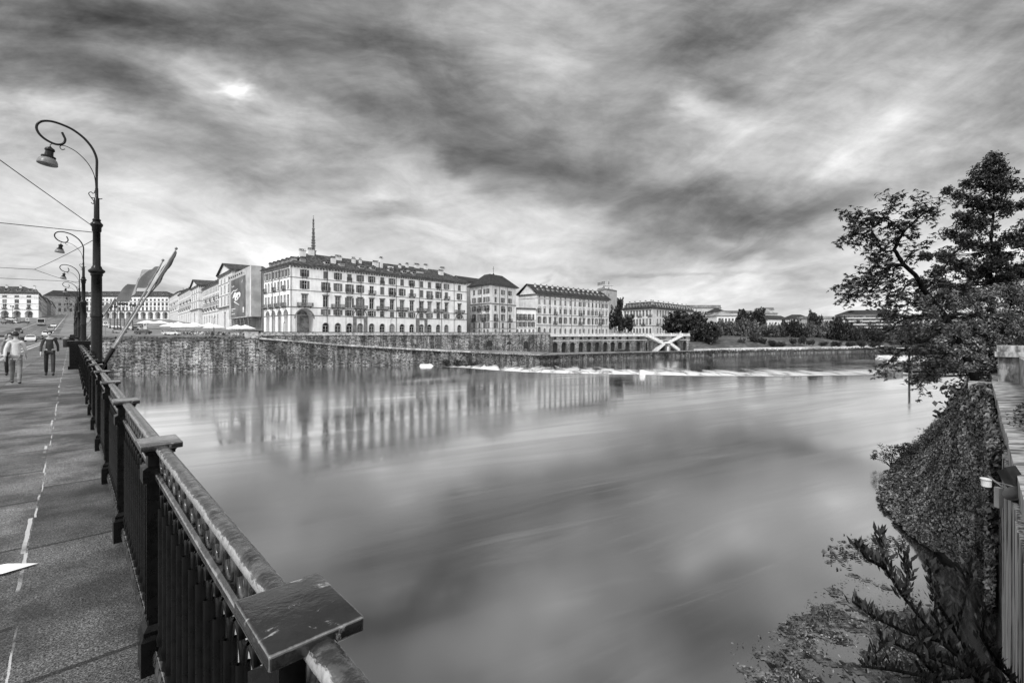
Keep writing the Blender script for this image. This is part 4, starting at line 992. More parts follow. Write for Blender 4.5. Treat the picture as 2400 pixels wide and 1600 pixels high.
def strip(v0, v1, us, dz=.03):
    pr = None
    for u in us:
        a, b = UV(u, v0), UV(u, v1); z = (SZ-.15 if u < 163 else zg(a.x, a.y)-.02)+dz; z = z if u < 163 or u > 178 else (SZ-.15)+(9.9-(SZ-.15))*(u-163)/15+dz
        cur = ((v0, u, z), (v1, u, z))
        if pr: w.quad([pr[0], pr[1], cur[1], cur[0]], 0)
        pr = cur
us = [163, 170, 178, 200, 260, 340, 440, 560, 700, 900, 1100, 1290]
strip(-15, -2.5, us, .05); bobj(w, 'street', ['road'], kind='structure')
w = MB(); usl = [-14, 60, 120, 162.9]+us
for v in (-6.0, -7.5, -9.2, -10.7): strip(v-.06, v+.06, usl, .062)
bobj(w, 'tram_track', ['metal'], kind='structure')
w = MB(); strip(-4.1, -3.95, usl, .066); strip(-12.6, -12.45, usl, .066)
for k in range(60): strip(-8.42, -8.28, [k*8-10, k*8-7], .066)
for k in range(6): strip(-12.2+k*1.5, -11.5+k*1.5, [166, 169], .09)
bobj(w, 'road_marking', ['paint'], kind='structure')

# railing
RT = thing('railing', 'black cast-iron bridge railing with glossy worn top rail', 'railing', (0, 0, SZ), TH, None)
U_P0, DU = .985, 2.035; PV = .332
def ring(cx, hw, z, h0): return [(cx-hw, -hw, z)]
def post_mesh():
    w = MB()
    def sq(a, z0, z1, b=None, c=None):
        b = a if b is None else b
        w.frustum([(-a, -a, z0), (a, -a, z0), (a, a, z0), (-a, a, z0)], [(-b, -b, z1), (b, -b, z1), (b, b, z1), (-b, b, z1)])
    sq(.080, 0, .17); sq(.080, .17, .19, .070); sq(.070, .19, .21); sq(.070, .21, .235, .052); sq(.048, .235, .935); sq(.056, .935, .952)
    sq(.072, .952, 1.02); sq(.072, 1.02, 1.03, .05); sq(.050, 1.03, 1.085); sq(.050, 1.085, 1.09, .062); sq(.062, 1.09, 1.10); sq(.062, 1.10, 1.119, .074)
    for s_ in (-1, 1):                                        # narrow raised fillets on the shaft
        w.box(-.054, -.0485, s_*.034-.006, s_*.034+.006, .26, .93)
    return w
pm_ = post_mesh(); pmesh = pm_.mesh('post', ['iron'])
def bevelled(mb_, name, mats, width, parent=None, loc=None, seg=3):
    me = mb_.mesh(name, mats); b = bmesh.new(); b.from_mesh(me); bmesh.ops.bevel(b, geom=b.edges[:], offset=width, segments=seg, affect='EDGES', profile=.6); b.to_mesh(me); b.free()
    me.polygons.foreach_set('use_smooth', [True]*len(me.polygons)); me.update(); return me
cb_ = MB(); cb_.box(-.087, .087, -.117, .117, 1.119, 1.15); capm = bevelled(cb_, 'cap', ['ironcap'], .007)
Lb = DU-.13
def rail_prof(): return [(-.018, 1.093), (-.020, 1.106), (-.028, 1.110), (-.029, 1.118), (-.023, 1.130), (-.010, 1.137), (.010, 1.137), (.023, 1.130), (.031, 1.118), (.030, 1.110), (.020, 1.106), (.018, 1.093)]
w = MB(); w.extr(rail_prof()[::-1], 0, Lb); trm = w.mesh('top_rail', ['ironrail'], True)
try: trm.set_sharp_from_angle(angle=radians(50))
except Exception: pass
w = MB(); w.extr([(-.018, .957), (.018, .957), (.022, .970), (.022, .986), (.010, 1.0), (-.010, 1.0), (-.022, .986), (-.022, .970)][::-1], 0, Lb); panm = w.mesh('panel', ['ironedge'])
w = MB()
w.extr([(-.028, .11), (.028, .11), (.036, .075), (.036, .06), (-.036, .06), (-.036, .075)], 0, Lb); botm = w.mesh('bottom_rail', ['ironedge'])
NB = 14; SP = Lb/NB
w = MB()
for i in range(NB):
    y = SP*(i+.5); pts = [(0, y+.042*cos(a), 1.0465+.040*sin(a)) for a in np.linspace(0, 2*pi, 15)]; w.tube(pts, .0085, 6, caps=False); w.tube([(0, y+SP/2, 1.0), (0, y+SP/2, 1.093)], .007, 5)
frm = w.mesh('ring_frieze', ['ironedge'], True)
def bal_mesh(w, y):
    w.X = Matrix.Scale(2.0, 4, (1, 0, 0))
    w.tube([(0, y, .16), (0, y, .20), (0, y, .22), (0, y, .835)], [.012, .014, .0095, .0095], 8, caps=False)
    w.X = Matrix.Scale(1.25, 4, (1, 0, 0)); r = SP/2-.004
    for s_ in (-1, 1):                                       # half of the pointed arch on either side
        pts = [(0, y+s_*(SP/2-r*cos(t)-.002), .815+.10*sin(t)) for t in np.linspace(0, pi/2*.96, 7)]; w.tube(pts, .0075, 6, caps=False)
    w.tube([(0, y, .11), (0, y, .16)], [.018, .012], 8, caps=False); w.box(-.010, .010, y-.008, y+.008, .90, .958)
w = MB(); bal_mesh(w, 0); balm = w.mesh('baluster', ['iron'], True)
w = MB()
for i in range(NB): bal_mesh(w, SP*(i+.5))
ballm = w.mesh('baluster_row', ['iron'], True)
w = MB()
for i in range(NB): w.box(-.01, .01, SP*(i+.5)-.008, SP*(i+.5)+.008, .1, .958)
balfar = w.mesh('baluster_row', ['iron'])
peds = [30.2+DU*14*k for k in range(5)]
for i in range(-1, 78):
    u = U_P0+DU*i
    if u > 160: break
    near = any(pu-.2 < u < pu+1.6 for pu in peds)
    if not near:
        po_ = link('post', pmesh, RT, (PV, u, 0)); link('cap', capm, po_)
    pn = link('panel', panm, RT, (PV, u+.065, 0))
    link('top_rail', trm, pn, (.004, 0, 0)); link('bottom_rail', botm, pn)
    if i < 14: link('ring_frieze', frm, pn)
    if 0 <= i < 7:
        for k in range(NB): link('baluster', balm, pn, (0, SP*(k+.5), 0))
    else: link('baluster_row', ballm if i < 14 else balfar, pn)
for k, pu in enumerate(peds):
    w = MB(); X = Matrix.Translation((0, pu, 0)); w.X = X
    def bx(x0, x1, y0, y1, z0, z1): w.box(x0, x1, y0, y1, z0, z1)
    bx(-.10, .72, -.05, 1.45, 0, .14); bx(-.05, .67, 0, 1.40, .14, 1.12); bx(-.09, .71, -.04, 1.44, 1.12, 1.2); bx(-.12, .74, -.07, 1.47, 1.2, 1.32); bx(-.053, -.045, .15, 1.25, .25, 1.0)
    t = bobj(w, 'iron_pedestal', ['iron']); t.location = (0, 0, SZ); tag(t, ['nearest dark square pedestal set into the railing, in front of the lamp rows', 'second dark pedestal in the railing from the camera', 'third dark pedestal in the railing from the camera', 'fourth dark pedestal in the railing from the camera', 'farthest dark pedestal in the railing'][k], 'pedestal', 'pedestals set into the bridge railing')
    if k: t.location = (0, 0, SZ)

# ---------------------------------------------------------------- street lamps
def lamp_x(zx): return -(870-zx)*.00186
def lamp_z(zy_): return 8.30-(zy_-120)*.00252
def make_lamp():
    t = thing('street_lamp', 'nearest tall black street lamp with curled arm and bell lantern', 'street lamp', group='curled street lamps along the bridge')
    w = MB(); z = lambda y: (780-y)/72.0+1.7
    w.lathe([(.24, -.6), (.24, .5), (.19, .6), (.15, .8), (.145, 2.2), (.165, 2.22), (.165, 2.3), (.145, 2.33), (.14, 3.55), (.16, 3.58), (.16, 3.64), (.22, 3.70), (.22, 3.74), (.15, 3.80), (.13, 3.86), (.105, 3.90), (.10, 5.0), (.125, 5.03), (.125, 5.15), (.165, 5.22), (.165, 5.26), (.10, 5.34), (.115, 5.40), (.075, 5.44), (.07, 6.1), (.045, 6.13), (.042, 6.42), (.034, 6.45), (.034, 7.0)], n=16)
    w.build('pole', ['iron'], t, smooth=True, sharp=40)
    def curve(pts, r0, r1, name, n=8):
        P = [Vector((lamp_x(a), 0, lamp_z(b))) for a, b in pts]; out = []
        for i in range(len(P)-1):                             # Catmull-Rom through the points
            p0, p1, p2, p3 = P[max(i-1, 0)], P[i], P[i+1], P[min(i+2, len(P)-1)]
            for k in range(4):
                s = k/4; out.append(.5*((2*p1)+(p2-p0)*s+(2*p0-5*p1+4*p2-p3)*s*s+(3*p1-p0-3*p2+p3)*s**3))
        out.append(P[-1]); rr = [r0+(r1-r0)*i/(len(out)-1) for i in range(len(out))]; w = MB(); w.tube(out, rr, n)
        if name == 'arm': w.lathe([(.01, -.05), (.05, 0), (.01, .05)], n=8) if 0 else None
        return w.build(name, ['iron'], t, smooth=True)
    curve([(870, 700), (871, 600), (872, 500), (852, 425), (800, 335), (700, 240), (560, 165), (420, 130), (300, 120), (200, 138), (140, 180), (122, 240), (155, 305), (230, 358), (330, 390), (405, 385), (452, 355), (467, 310), (450, 270), (428, 228)], .036, .032, 'arm')
    curve([(858, 890), (850, 760), (820, 655), (740, 540), (620, 445), (520, 403), (450, 390), (410, 400), (404, 425), (430, 446), (465, 430)], .012, .012, 'scroll', 6)
    curve([(850, 890), (840, 922), (818, 935), (800, 920), (775, 928), (766, 950), (800, 995), (832, 1035), (825, 1070), (796, 1055)], .012, .012, 'scroll', 6)
    w = MB(); w.tube([(-.13, 0, 6.1), (-.03, 0, 6.1), (.1, 0, 6.1), (.14, 0, 6.12)], .014, 6); w.build('bracket', ['iron'], t)
    lx, lz = lamp_x(295), lamp_z(385)
    lt = MB(); lt.lathe([(.02, -.13), (.05, -.16), (.12, -.20), (.14, -.24), (.14, -.27), (.11, -.30), (.12, -.40), (.125, -.44), (.20, -.47), (.20, -.51), (.17, -.52), (.235, -.58), (.27, -.66), (.28, -.73)], n=20)
    lt.tube([(0, 0, 0), (.02, 0, -.04), (-.015, 0, -.08), (0, 0, -.14)], .012, 6)
    lo = lt.build('lantern', ['iron'], t, smooth=True, sharp=35, loc=(lx, 0, lz), rot=(0, radians(7), 0)); lo.scale = (.88, .88, .95)
    sh = MB(); sh.lathe([(.172, -.521), (.238, -.58), (.274, -.66), (.284, -.735), (.27, -.745), (.02, -.72)], n=20); sh.build('shade', ['lampshade'], lo, smooth=True, sharp=40)
    return t
lamp = make_lamp(); LV = .62
lamp_us = [20.6, 42.6, 63, 84.5, 105, 126, 147]
lamp_lab = ['second street lamp from the camera, seen just left of the nearest post', 'third street lamp from the camera, small in the row', 'fourth street lamp from the camera in the row', 'fifth street lamp from the camera in the row', 'sixth, tiny street lamp near the bridge end', 'farthest tiny street lamp on the bridge']
for i, u in enumerate(lamp_us):
    p = UV(u, LV, SZ)
    if i == 0: lamp.location = p; lamp.rotation_euler = (0, 0, TH)
    else: copy_tree(lamp, None, p, TH, lamp_lab[i-1])
# overhead wires
def wire(label, pts, r=.012):
    w = MB(); P = [Vector(p) for p in pts]
    o = []
    for a, b in zip(P[:-1], P[1:]):
        for k in range(6):
            s = k/6; q = a.lerp(b, s); q.z -= (a-b).length*.004*4*s*(1-s); o.append(q)
    o.append(P[-1]); w.tube(o, r, 5); tag(w.build('overhead_wire', ['darkmetal']), label, 'wire', 'wires over the tram road')
l0 = UV(20.6, LV, CZ+3.40)
wire('thin wire rising from the nearest lamp collar to the upper left', [l0, UV(0.2, -8.0, CZ+6.7)], .011)
wire('level span wire from the nearest lamp across the road', [l0+Vector((0, 0, -.12)), UV(20.6, -14, CZ+3.35)], .012)
N = UV(32.6, -1.3, CZ+3.08)
wire('bridle wire from the nearest lamp down to the wire joint', [l0+Vector((0, 0, -.3)), N], .012); wire('bridle wire from the wire joint to the second lamp', [N, UV(42.6, LV, CZ+3.2)], .012)
wire('level wire from the bridle joint across the road', [N, UV(32.6, -14, CZ+3.05)], .012)
for u, lab in ((42.6, 'second'), (63, 'third'), (84.5, 'fourth')):
    wire('level span wire from the %s lamp across the road' % lab, [UV(u, LV, CZ+3.4), UV(u, -14, CZ+3.4)], .014)
for i, (v, lab) in enumerate(((-6.7, 'nearer'), (-9.9, 'farther'))): wire('%s of the two tram contact wires running along the bridge' % lab, [UV(4, v, CZ+4.6), UV(60, v, CZ+4.3), UV(130, v, CZ+4.5), UV(260, v, CZ+8)], .009)

# ---------------------------------------------------------------- flags on leaning poles
def cloth(name, mats, base, along, out, n1=10, n2=22, wav=.06, seed=0, nstr=3):
    w = MB(); b = Vector(base); a = Vector(along); o = Vector(out); nrm = a.cross(o).normalized()
    for j in range(n2+1):
        for i in range(n1+1):
            s, q = j/n2, i/n1; p = b+a*q+o*s; p = p+nrm*(wav*sin(s*9+q*2+seed)*s**.5*1.5+.03*sin(s*23+q*5))+Vector((0, 0, -1))*(.12*s*s)
            w.v.append(tuple(p))
    for j in range(n2):
        for i in range(n1): w.f.append((j*(n1+1)+i, j*(n1+1)+i+1, (j+1)*(n1+1)+i+1, (j+1)*(n1+1)+i)); w.mi.append(min(nstr-1, int(nstr*j/n2)))
    return w
def flags(u0, sc_, labs, grp='flag poles leaning out over the river'):
    base = UV(u0, .50, 10.05)
    for k, (du, v, zt_) in enumerate(((.45, 1.83, 12.72), (1.55, 1.70, 12.55))):
        tip = base+(UV(u0+du, v, zt_)-base)*sc_
        t = thing('flag_pole', labs[k], 'flag pole', base, group=grp); d = tip-base
        w = MB(); w.tube([(0, 0, 0), d*.22, d*.225, d*.97], [.030, .030, .026, .015], 10); w.lathe([(.005, d.z*.97-.01), (.032, d.z*.97+.015), (.032, d.z*.97+.035), (.005, d.z*.97+.06)], (d.x*.975, d.y*.975), 8); w.build('pole', ['metal'], t, smooth=True, sharp=60)
        w = MB(); w.tube([d*-.06, d*.12], .042, 10); w.box(-.03, .03, -.2, .05, -.25, .05); w.build('socket', ['iron'], t)
        if k == 1:
            o = UV(.75, -.62, -.42)*sc_; w = cloth('flag', None, d*.95, -d*.24, o*.95, seed=u0); f = w.build('flag', ['flagd', 'flagm', 'flagd'], t, smooth=True)
        else:
            w = MB(); n = 18                                 # furled flag hanging against its pole
            for j in range(n+1):
                s = j/n; c = d*(.96-.40*s)+Vector((.035*sin(s*11)*s, .02, -.03-.03*s)); r = .022+.055*sin(min(1, s*1.3)*pi)**.7*(1-.45*s)
                for q in range(10): a = 2*pi*q/10; w.v.append((c.x+r*cos(a)*(1+.25*sin(q*2.3+j)), c.y+r*.5*sin(a), c.z+r*.45*cos(a+1)))
            for j in range(n):
                for q in range(10): q2 = (q+1) % 10; w.f.append((j*10+q, j*10+q2, (j+1)*10+q2, (j+1)*10+q)); w.mi.append(0)
            w.build('flag', ['flagd'], t, smooth=True)
flags(12.95, 1.0, ['nearest leaning flag pole with dark furled flag', 'nearest leaning flag pole whose striped flag blows towards the lamp post'])
flags(33.6, 1.0, ['leaning flag pole with furled flag, just past the nearest lamp', 'leaning flag pole with striped flag seen behind the nearest lamp'])
flags(54.5, 1.0, ['small far leaning flag pole with furled flag', 'small far leaning flag pole with striped flag'])

# ---------------------------------------------------------------- near right bank
RD = Vector((.703, .711)); RN_ = Vector((-.711, .703))
def RW(s, q, z): p = Vector((.67, 0))+RD*s+RN_*q; return (p.x, p.y, z)
RX = Matrix.Translation((.67, 0, 0)) @ Matrix.Rotation(atan2(RD.y, RD.x), 4, 'Z')      # x along the wall, y towards the river
tq = thing('abutment_wall', 'stone abutment wall with broad worn ledge at the right edge', 'abutment wall')
w = MB(); w.X = RX; w.box(2, 120, -1.4, -.12, -2, 7.84); w.build('face', ['quay2'], tq)
w = MB(); w.X = RX
for i in range(22):
    x = 2.6+i*.62; dpt = .10+.03*((i*7) % 3)
    w.box(x, x+.6, -.13, dpt*.55, -2, 7.845)
w.build('ribbed_face', ['ribstone'], tq)
w = MB(); w.X = RX; lr = random.Random(3)
x = 2.4
while x < 35.6:
    l = lr.uniform(1.2, 2.4); w.box(x, min(x+l-.02, 35.9), -1.0, lr.uniform(-.012, .012), 7.85, 8.2+lr.uniform(-.012, .012)); x += l
w.build('ledge', ['ledge'], tq)
w = MB(); w.X = RX; w.box(2.4, 34.5, -1.40, -.95, 8.1, 9.47); w.build('parapet', ['ledge'], tq)
w = MB(); w.X = RX; w.box(34.5, 35.3, -1.1, -.22, 8.19, 8.84); w.box(34.51, 35.29, -1.09, -.23, 8.845, 9.479); w.build('pier', ['ledge'], tq)
w = MB(); w.X = RX; w.box(34.2, 35.7, -7.5, -.1, 9.48, 9.74); w.box(34.3, 35.6, -7.5, -.18, 9.74, 10.05); w.build('cap', ['ledge'], tq)
w = MB(); w.X = RX; w.box(35.7, 37.4, -.5, .9, 7.6, 7.95); w.build('step', ['ledge'], tq)
mb = MB(); mb.X = RX; mb.quad([(-8, -1.41, 8.3), (400, -1.41, 8.3), (400, -600, 8.3), (-8, -600, 8.3)][::-1]); tag(mb.build('bank_ground', ['soil']), kind='structure')
# mound of ivy below the wall
EK = [(28.2, .1), (30, 1.7), (32, 3.0), (35, 4.1), (37.5, 4.9), (43.7, 5.2), (48, 5.2), (59, 4.5), (74, 4.0), (89, 3.4), (130, 4)]
def E(s): return (.16*sin(s*2.3)+.12*sin(s*4.1+1))*min(1, max(0, s-31)/4)+float(np.interp(s, [e[0] for e in EK], [e[1] for e in EK]))
from mathutils import noise as MN
def mh(s, q):
    e = E(s); k = max(0, min(1, q/e)); k = max(0, k); top = 7.3*min(1, max(.02, (s-27.8)/2.5))
    edge = min(1, (1-k)*5)
    base = .15*edge+(1.6+.4*sin(s*.25))*(1-k)**.7*min(1, e/3)+(top-1.8)*math.exp(-(max(q, 0)/(.32*max(e, 1.2)+.5))**2.2)
    return base*min(1, .15+edge)+.35*MN.noise(Vector((s*.4, q*.6, 0)))*min(1, edge)*(1-.3*k)
ss = [28.2+i*.35 for i in range(222)]; rows_ = []
for s in ss:
    e = E(s); rows_.append([Vector(RW(s, -.2+(e+.2)*k/16, mh(s, (e)*k/16) if k < 16 else -.3)) for k in range(17)])
gridsheet('ivy_bank', rows_, 'soil')
n = 110000; S_ = 28.3+75*NR.random(n)**1.6; K_ = NR.random(n)**.8
C = np.zeros((n, 3)); Nn = np.zeros((n, 3)); sz = np.zeros(n)
for i in range(n):
    s, k = S_[i], K_[i]; e = E(s); q = -.1+(e+.12)*k; z = mh(s, q); dz = (mh(s, q+.1)-z)/.1; dzs = (mh(s+.1, q)-z)/.1
    hump = max(0, MN.noise(Vector((s*.9, q*.9, z*.5))))
    up_ = .06+NR.random()*.25+hump*(.9 if q < .38*max(e, 1.2) else .4)
    if MN.noise(Vector((s*1.4, q*1.4, 3))) < -.3 and s > 42 and NR.random() < .6: up_ = -.25
    p = RW(s, q+.15, z+up_); nv = Vector((0, 0, 1))-Vector((RN_.x, RN_.y, 0))*dz-Vector((RD.x, RD.y, 0))*dzs; nv.normalize()
    C[i] = p; Nn[i] = nv; wallish = q < .38*max(e, 1.2); sz[i] = (.25 if wallish else .145)*NR.uniform(.5, 1.35)
me = leafmesh('ivy', C, Nn, sz, .75, ['ivy'], .55); tag(link('ivy', me), 'dense ivy and creepers covering the bank below the wall ledge', kind='stuff')
# ivy hanging on the wall under the ledge
n = 15000; s = 16+20*NR.random(n); drop = NR.random(n); C = np.array([RW(a, .05+.25*NR.random(), 7.8-b*min(7.8, max(.2, (a-17)*.9))) for a, b in zip(s, drop)]); Nn = np.tile([RN_.x, RN_.y, .5], (n, 1))
me = leafmesh('wall_ivy', C, Nn, NR.uniform(.1, .24, n), .75, ['ivy'], .5); tag(link('wall_ivy', me), 'ivy hanging on the stone wall right under the ledge', kind='stuff')

def clump_leaves(centres, per, rad, size, flat=.5, sink=0, vert=.7):
    """leaf centres around clump centres"""
    C = []; Nn = []
    for c in centres:
        k = per; d = NR.normal(size=(k, 3)); d /= np.linalg.norm(d, axis=1, keepdims=True); r = NR.random((k, 1))**.45*rad*NR.uniform(.6, 1.25)
        off = d*r; off[:, 2] *= vert; C.append(np.array(c)+off); Nn.append(d*(1-flat)+np.array([0, 0, flat]))
    C = np.concatenate(C); return C, np.concatenate(Nn), NR.uniform(.6, 1.3, len(C))*size
# the leaning tree
def limb_pts(pxs): return [W(x, y, Y) for x, y, Y in pxs]
tree1 = thing('leaning_tree', 'leaning bare-limbed tree with sparse dark leaf sprays reaching over the water', 'tree', W(2290, 900, 30))
LO = Vector(tree1.location)
TR = MB(); LB = MB(); tips = []
def limb(mb, pts, r0, r1):
    P = [p-LO for p in pts]; out = []
    for i in range(len(P)-1):
        p0, p1, p2, p3 = P[max(i-1, 0)], P[i], P[i+1], P[min(i+2, len(P)-1)]
        for k in range(4):
            s = k/4; out.append(.5*((2*p1)+(p2-p0)*s+(2*p0-5*p1+4*p2-p3)*s*s+(3*p1-p0-3*p2+p3)*s**3)+Vector((R.uniform(-1, 1), R.uniform(-1, 1), R.uniform(-1, 1)))*min(r0, .05)*.5)
    out.append(P[-1]); rr = [r0+(r1-r0)*i/(len(out)-1) for i in range(len(out))]; mb.tube(out, rr, 7); return out
limb(TR, limb_pts([(2300, 930, 30), (2282, 880, 30), (2262, 830, 30), (2241, 790, 30), (2215, 742, 30), (2190, 710, 30), (2166, 680, 29.8), (2151, 653, 29.6), (2117, 616, 29.4), (2096, 586, 29.3)]), .24, .10)
BR_ = [([(2096, 586, 29.3), (2105, 565, 29.3), (2117, 545, 29.4), (2135, 525, 29.5), (2150, 513, 29.6), (2173, 496, 29.8), (2203, 482, 30)], .10, .025, 1),
 ([(2117, 545, 29.4), (2095, 525, 29.2), (2078, 513, 29), (2046, 506, 28.8), (2012, 500, 28.7)], .06, .018, 1),
 ([(2078, 513, 29), (2086, 490, 28.7), (2092, 466, 28.5)], .03, .014, 1), ([(2150, 513, 29.6), (2146, 490, 29.9), (2158, 472, 30.2)], .04, .014, 1),
 ([(2096, 586, 29.3), (2080, 590, 29), (2064, 582, 28.9), (2040, 560, 28.6), (2018, 548, 28.4), (1990, 552, 28.3)], .07, .016, 1),
 ([(2064, 582, 28.9), (2048, 548, 29.2), (2027, 526, 29.4), (2008, 518, 29.5)], .04, .015, 1), ([(2080, 590, 29), (2058, 604, 28.7), (2050, 620, 28.4), (2040, 640, 28.2)], .035, .014, 1),
 ([(2122, 623, 29.4), (2100, 620, 29.2), (2085, 628, 29), (2068, 642, 28.7), (2053, 668, 28.4), (2035, 682, 28.2), (2012, 692, 28), (1985, 690, 27.8)], .085, .018, 1),
 ([(2100, 620, 29.2), (2093, 642, 29.5), (2092, 665, 29.8), (2084, 690, 30)], .04, .014, 1), ([(2068, 642, 28.7), (2040, 648, 28.3), (2015, 655, 28), (1990, 662, 27.8)], .035, .014, 1),
 ([(2190, 710, 30), (2170, 735, 29.4), (2140, 742, 29), (2110, 752, 28.6), (2085, 775, 28.3)], .08, .02, 1.5), ([(2215, 742, 30), (2200, 775, 29), (2170, 795, 28.4), (2130, 812, 28), (2095, 835, 27.7), (2078, 856, 27.5)], .09, .02, 1.6),
 ([(2241, 790, 30), (2215, 830, 29), (2185, 865, 28.3), (2155, 900, 27.8)], .08, .02, 1.8), ([(2166, 680, 29.8), (2195, 650, 30.4), (2230, 605, 31), (2258, 565, 31.5)], .09, .02, 1.3),
 ([(2117, 616, 29.4), (2140, 592, 29.8), (2168, 580, 30.2)], .04, .015, 1), ([(2215, 742, 30), (2245, 738, 30.6), (2280, 735, 31.2), (2320, 725, 32)], .1, .02, 1.5),
 ([(2151, 653, 29.6), (2125, 668, 29), (2100, 700, 28.5), (2080, 720, 28.2)], .05, .015, 1.3), ([(2190, 710, 30), (2170, 690, 30.6), (2150, 700, 31), (2125, 715, 31.3)], .05, .015, 1.2)]
for pts, r0, r1, dens in BR_:
    ref = limb(LB, limb_pts(pts), r0, r1); m = len(ref)
    for i in range(2, m):
        for rep in range(3 if R.random() < .6*dens else 2):
            p = ref[i]; ax = (ref[i]-ref[i-1]).normalized(); side = Vector((R.uniform(-1, 1), R.uniform(-.9, .9), R.uniform(-.9, 1.0)))
            d = (ax*.5+side*.9+Vector((-.25, 0, 0))).normalized(); ln = R.uniform(.45, 1.15)*(.6+.5*i/m)
            q = [p]; 
            for k in range(4): d = (d+Vector((R.uniform(-.35, .35), R.uniform(-.35, .35), R.uniform(-.42, .22)))).normalized(); q.append(q[-1]+d*ln/4)
            LB.tube(q, [.016, .013, .010, .007, .004], 4, caps=False)
            for k in (2, 3, 4):
                tips.append((q[k], d, 1.0))
                if R.random() < .6:
                    dd = (d+Vector((R.uniform(-1, 1), R.uniform(-1, 1), R.uniform(-.8, .5)))).normalized(); e_ = q[k]+dd*R.uniform(.2, .42); LB.tube([q[k], e_], [.006, .003], 3, caps=False); tips.append((e_, dd, 1))
TR.build('trunk', ['bark'], tree1, smooth=True); LB.build('limb', ['bark'], tree1, smooth=True)
# palmate sprays: narrow leaflets fanned from each tip
mb = MB(); V_ = []; 
for p, d, s in tips:
    if R.random() < .05: continue
    a = Vector((R.uniform(-1, 1), R.uniform(-1, 1), R.uniform(-.3, .3))); nrm = (Vector((0, 0, 1))+a*.9).normalized(); t = (d-nrm*d.dot(nrm)).normalized()
    bb = nrm.cross(t); m = R.randint(6, 9)
    for k in range(m):
        an = (k/(m-1)-.5)*3.6+R.uniform(-.2, .2); ln = R.uniform(.13, .24); dr = (t*cos(an)+bb*sin(an)+Vector((0, 0, -.35))).normalized(); sd = nrm.cross(dr).normalized()*ln*.17
        V_ += [tuple(p), tuple(p+dr*ln*.45+sd), tuple(p+dr*ln+Vector((0, 0, -.02))), tuple(p+dr*ln*.45-sd)]
me = bpy.data.meshes.new('foliage'); nq = len(V_)//4; me.vertices.add(4*nq); me.vertices.foreach_set('co', np.array(V_).ravel()); me.loops.add(4*nq); me.loops.foreach_set('vertex_index', np.arange(4*nq)); me.polygons.add(nq)
me.polygons.foreach_set('loop_start', np.arange(nq)*4); me.polygons.foreach_set('loop_total', np.full(nq, 4)); me.materials.append(M['leafd']); me.update(); link('crown', me, tree1)

def blobtree(name, label, base, blobs, mat, leaf=.2, clumps=42, per=26, trunk_r=.2, crad=.36, flat=.45, lean=None):
    t = thing(name, label, 'tree', base); B = Vector(base); cs = []
    tb = MB(); top = W(*blobs[0][:3])-B if False else None
    P = [(W(x, y, Y)-B, r*Y/F) for x, y, r, Y in blobs]
    low = Vector((0, 0, 0)); P2 = sorted(P, key=lambda a: a[0].z); zt = P2[-1][0]; spine = [Vector((0, 0, -1.0))]+[Vector((zt.x*f**1.3+.25*sin(f*9), zt.y*f, zt.z*f)) for f in (.15, .3, .45, .6, .75, .9, 1)]
    tb.tube(spine, [trunk_r*(1-.85*i/7) for i in range(8)], 8)
    lb = MB()
    for c, r in P:
        k = R.random(); a = min(spine[1:], key=lambda s: (s-c).length); mid_ = (a+c)/2+Vector((0, 0, -.2*r)); lb.tube([a, mid_, c], [.05, .035, .012], 5)
        m = max(14, int(clumps*3.2*(r/1.5)**2))
        for _ in range(m):
            d = Vector(NR.normal(size=3)).normalized(); rr = r*R.uniform(.25, 1.08); q = c+d*rr; q.z = c.z+d.z*rr*.85; cs.append(tuple(q))
            if R.random() < .3: lb.tube([c, (c+q)/2+Vector((0, 0, .1)), q], [.018, .012, .006], 4, caps=False)
    tb.build('trunk', ['bark'], t, smooth=True); lb.build('limb', ['bark'], t)
    C, Nn, s = clump_leaves(cs, per, crad, leaf, flat); me = leafmesh('crown', C, Nn, s, .42, [mat], .5); link('crown', me, t); return t
blobtree('tall_tree', 'tall dark tree with ragged pointed top behind the leaning tree', W(2330, 900, 38), [(2322, 382, 24, 38), (2298, 405, 20, 38), (2345, 405, 24, 38), (2318, 425, 32, 38), (2352, 440, 26, 38), (2262, 432, 13, 38), (2245, 460, 15, 37.5), (2222, 447, 8, 37.5),
    (2275, 470, 22, 38), (2320, 480, 34, 38), (2360, 490, 22, 38.5), (2255, 510, 24, 37.5), (2292, 530, 30, 38), (2225, 545, 18, 37), (2262, 565, 26, 37.5), (2312, 580, 34, 38), (2355, 600, 24, 38), (2215, 600, 20, 37), (2245, 620, 26, 37), (2290, 640, 36, 38), (2205, 665, 22, 36.5), (2345, 660, 30, 38), (2190, 640, 18, 33), (2172, 600, 13, 33), (2158, 662, 13, 33), (2204, 700, 22, 33), (2235, 680, 26, 34), (2375, 560, 24, 38), (2385, 640, 26, 38), (2280, 690, 34, 36), (2330, 620, 30, 37)], 'leafd', .24, 40, 24, crad=.34)
blobtree('edge_tree', 'tree at the far right edge with foliage cut by the frame', W(2440, 900, 36), [(2402, 440, 14, 36), (2395, 480, 14, 36), (2412, 530, 26, 36), (2395, 570, 20, 36), (2420, 620, 36, 36), (2388, 640, 22, 36), (2430, 700, 40, 36)], 'leafd', .22, 40, 24)
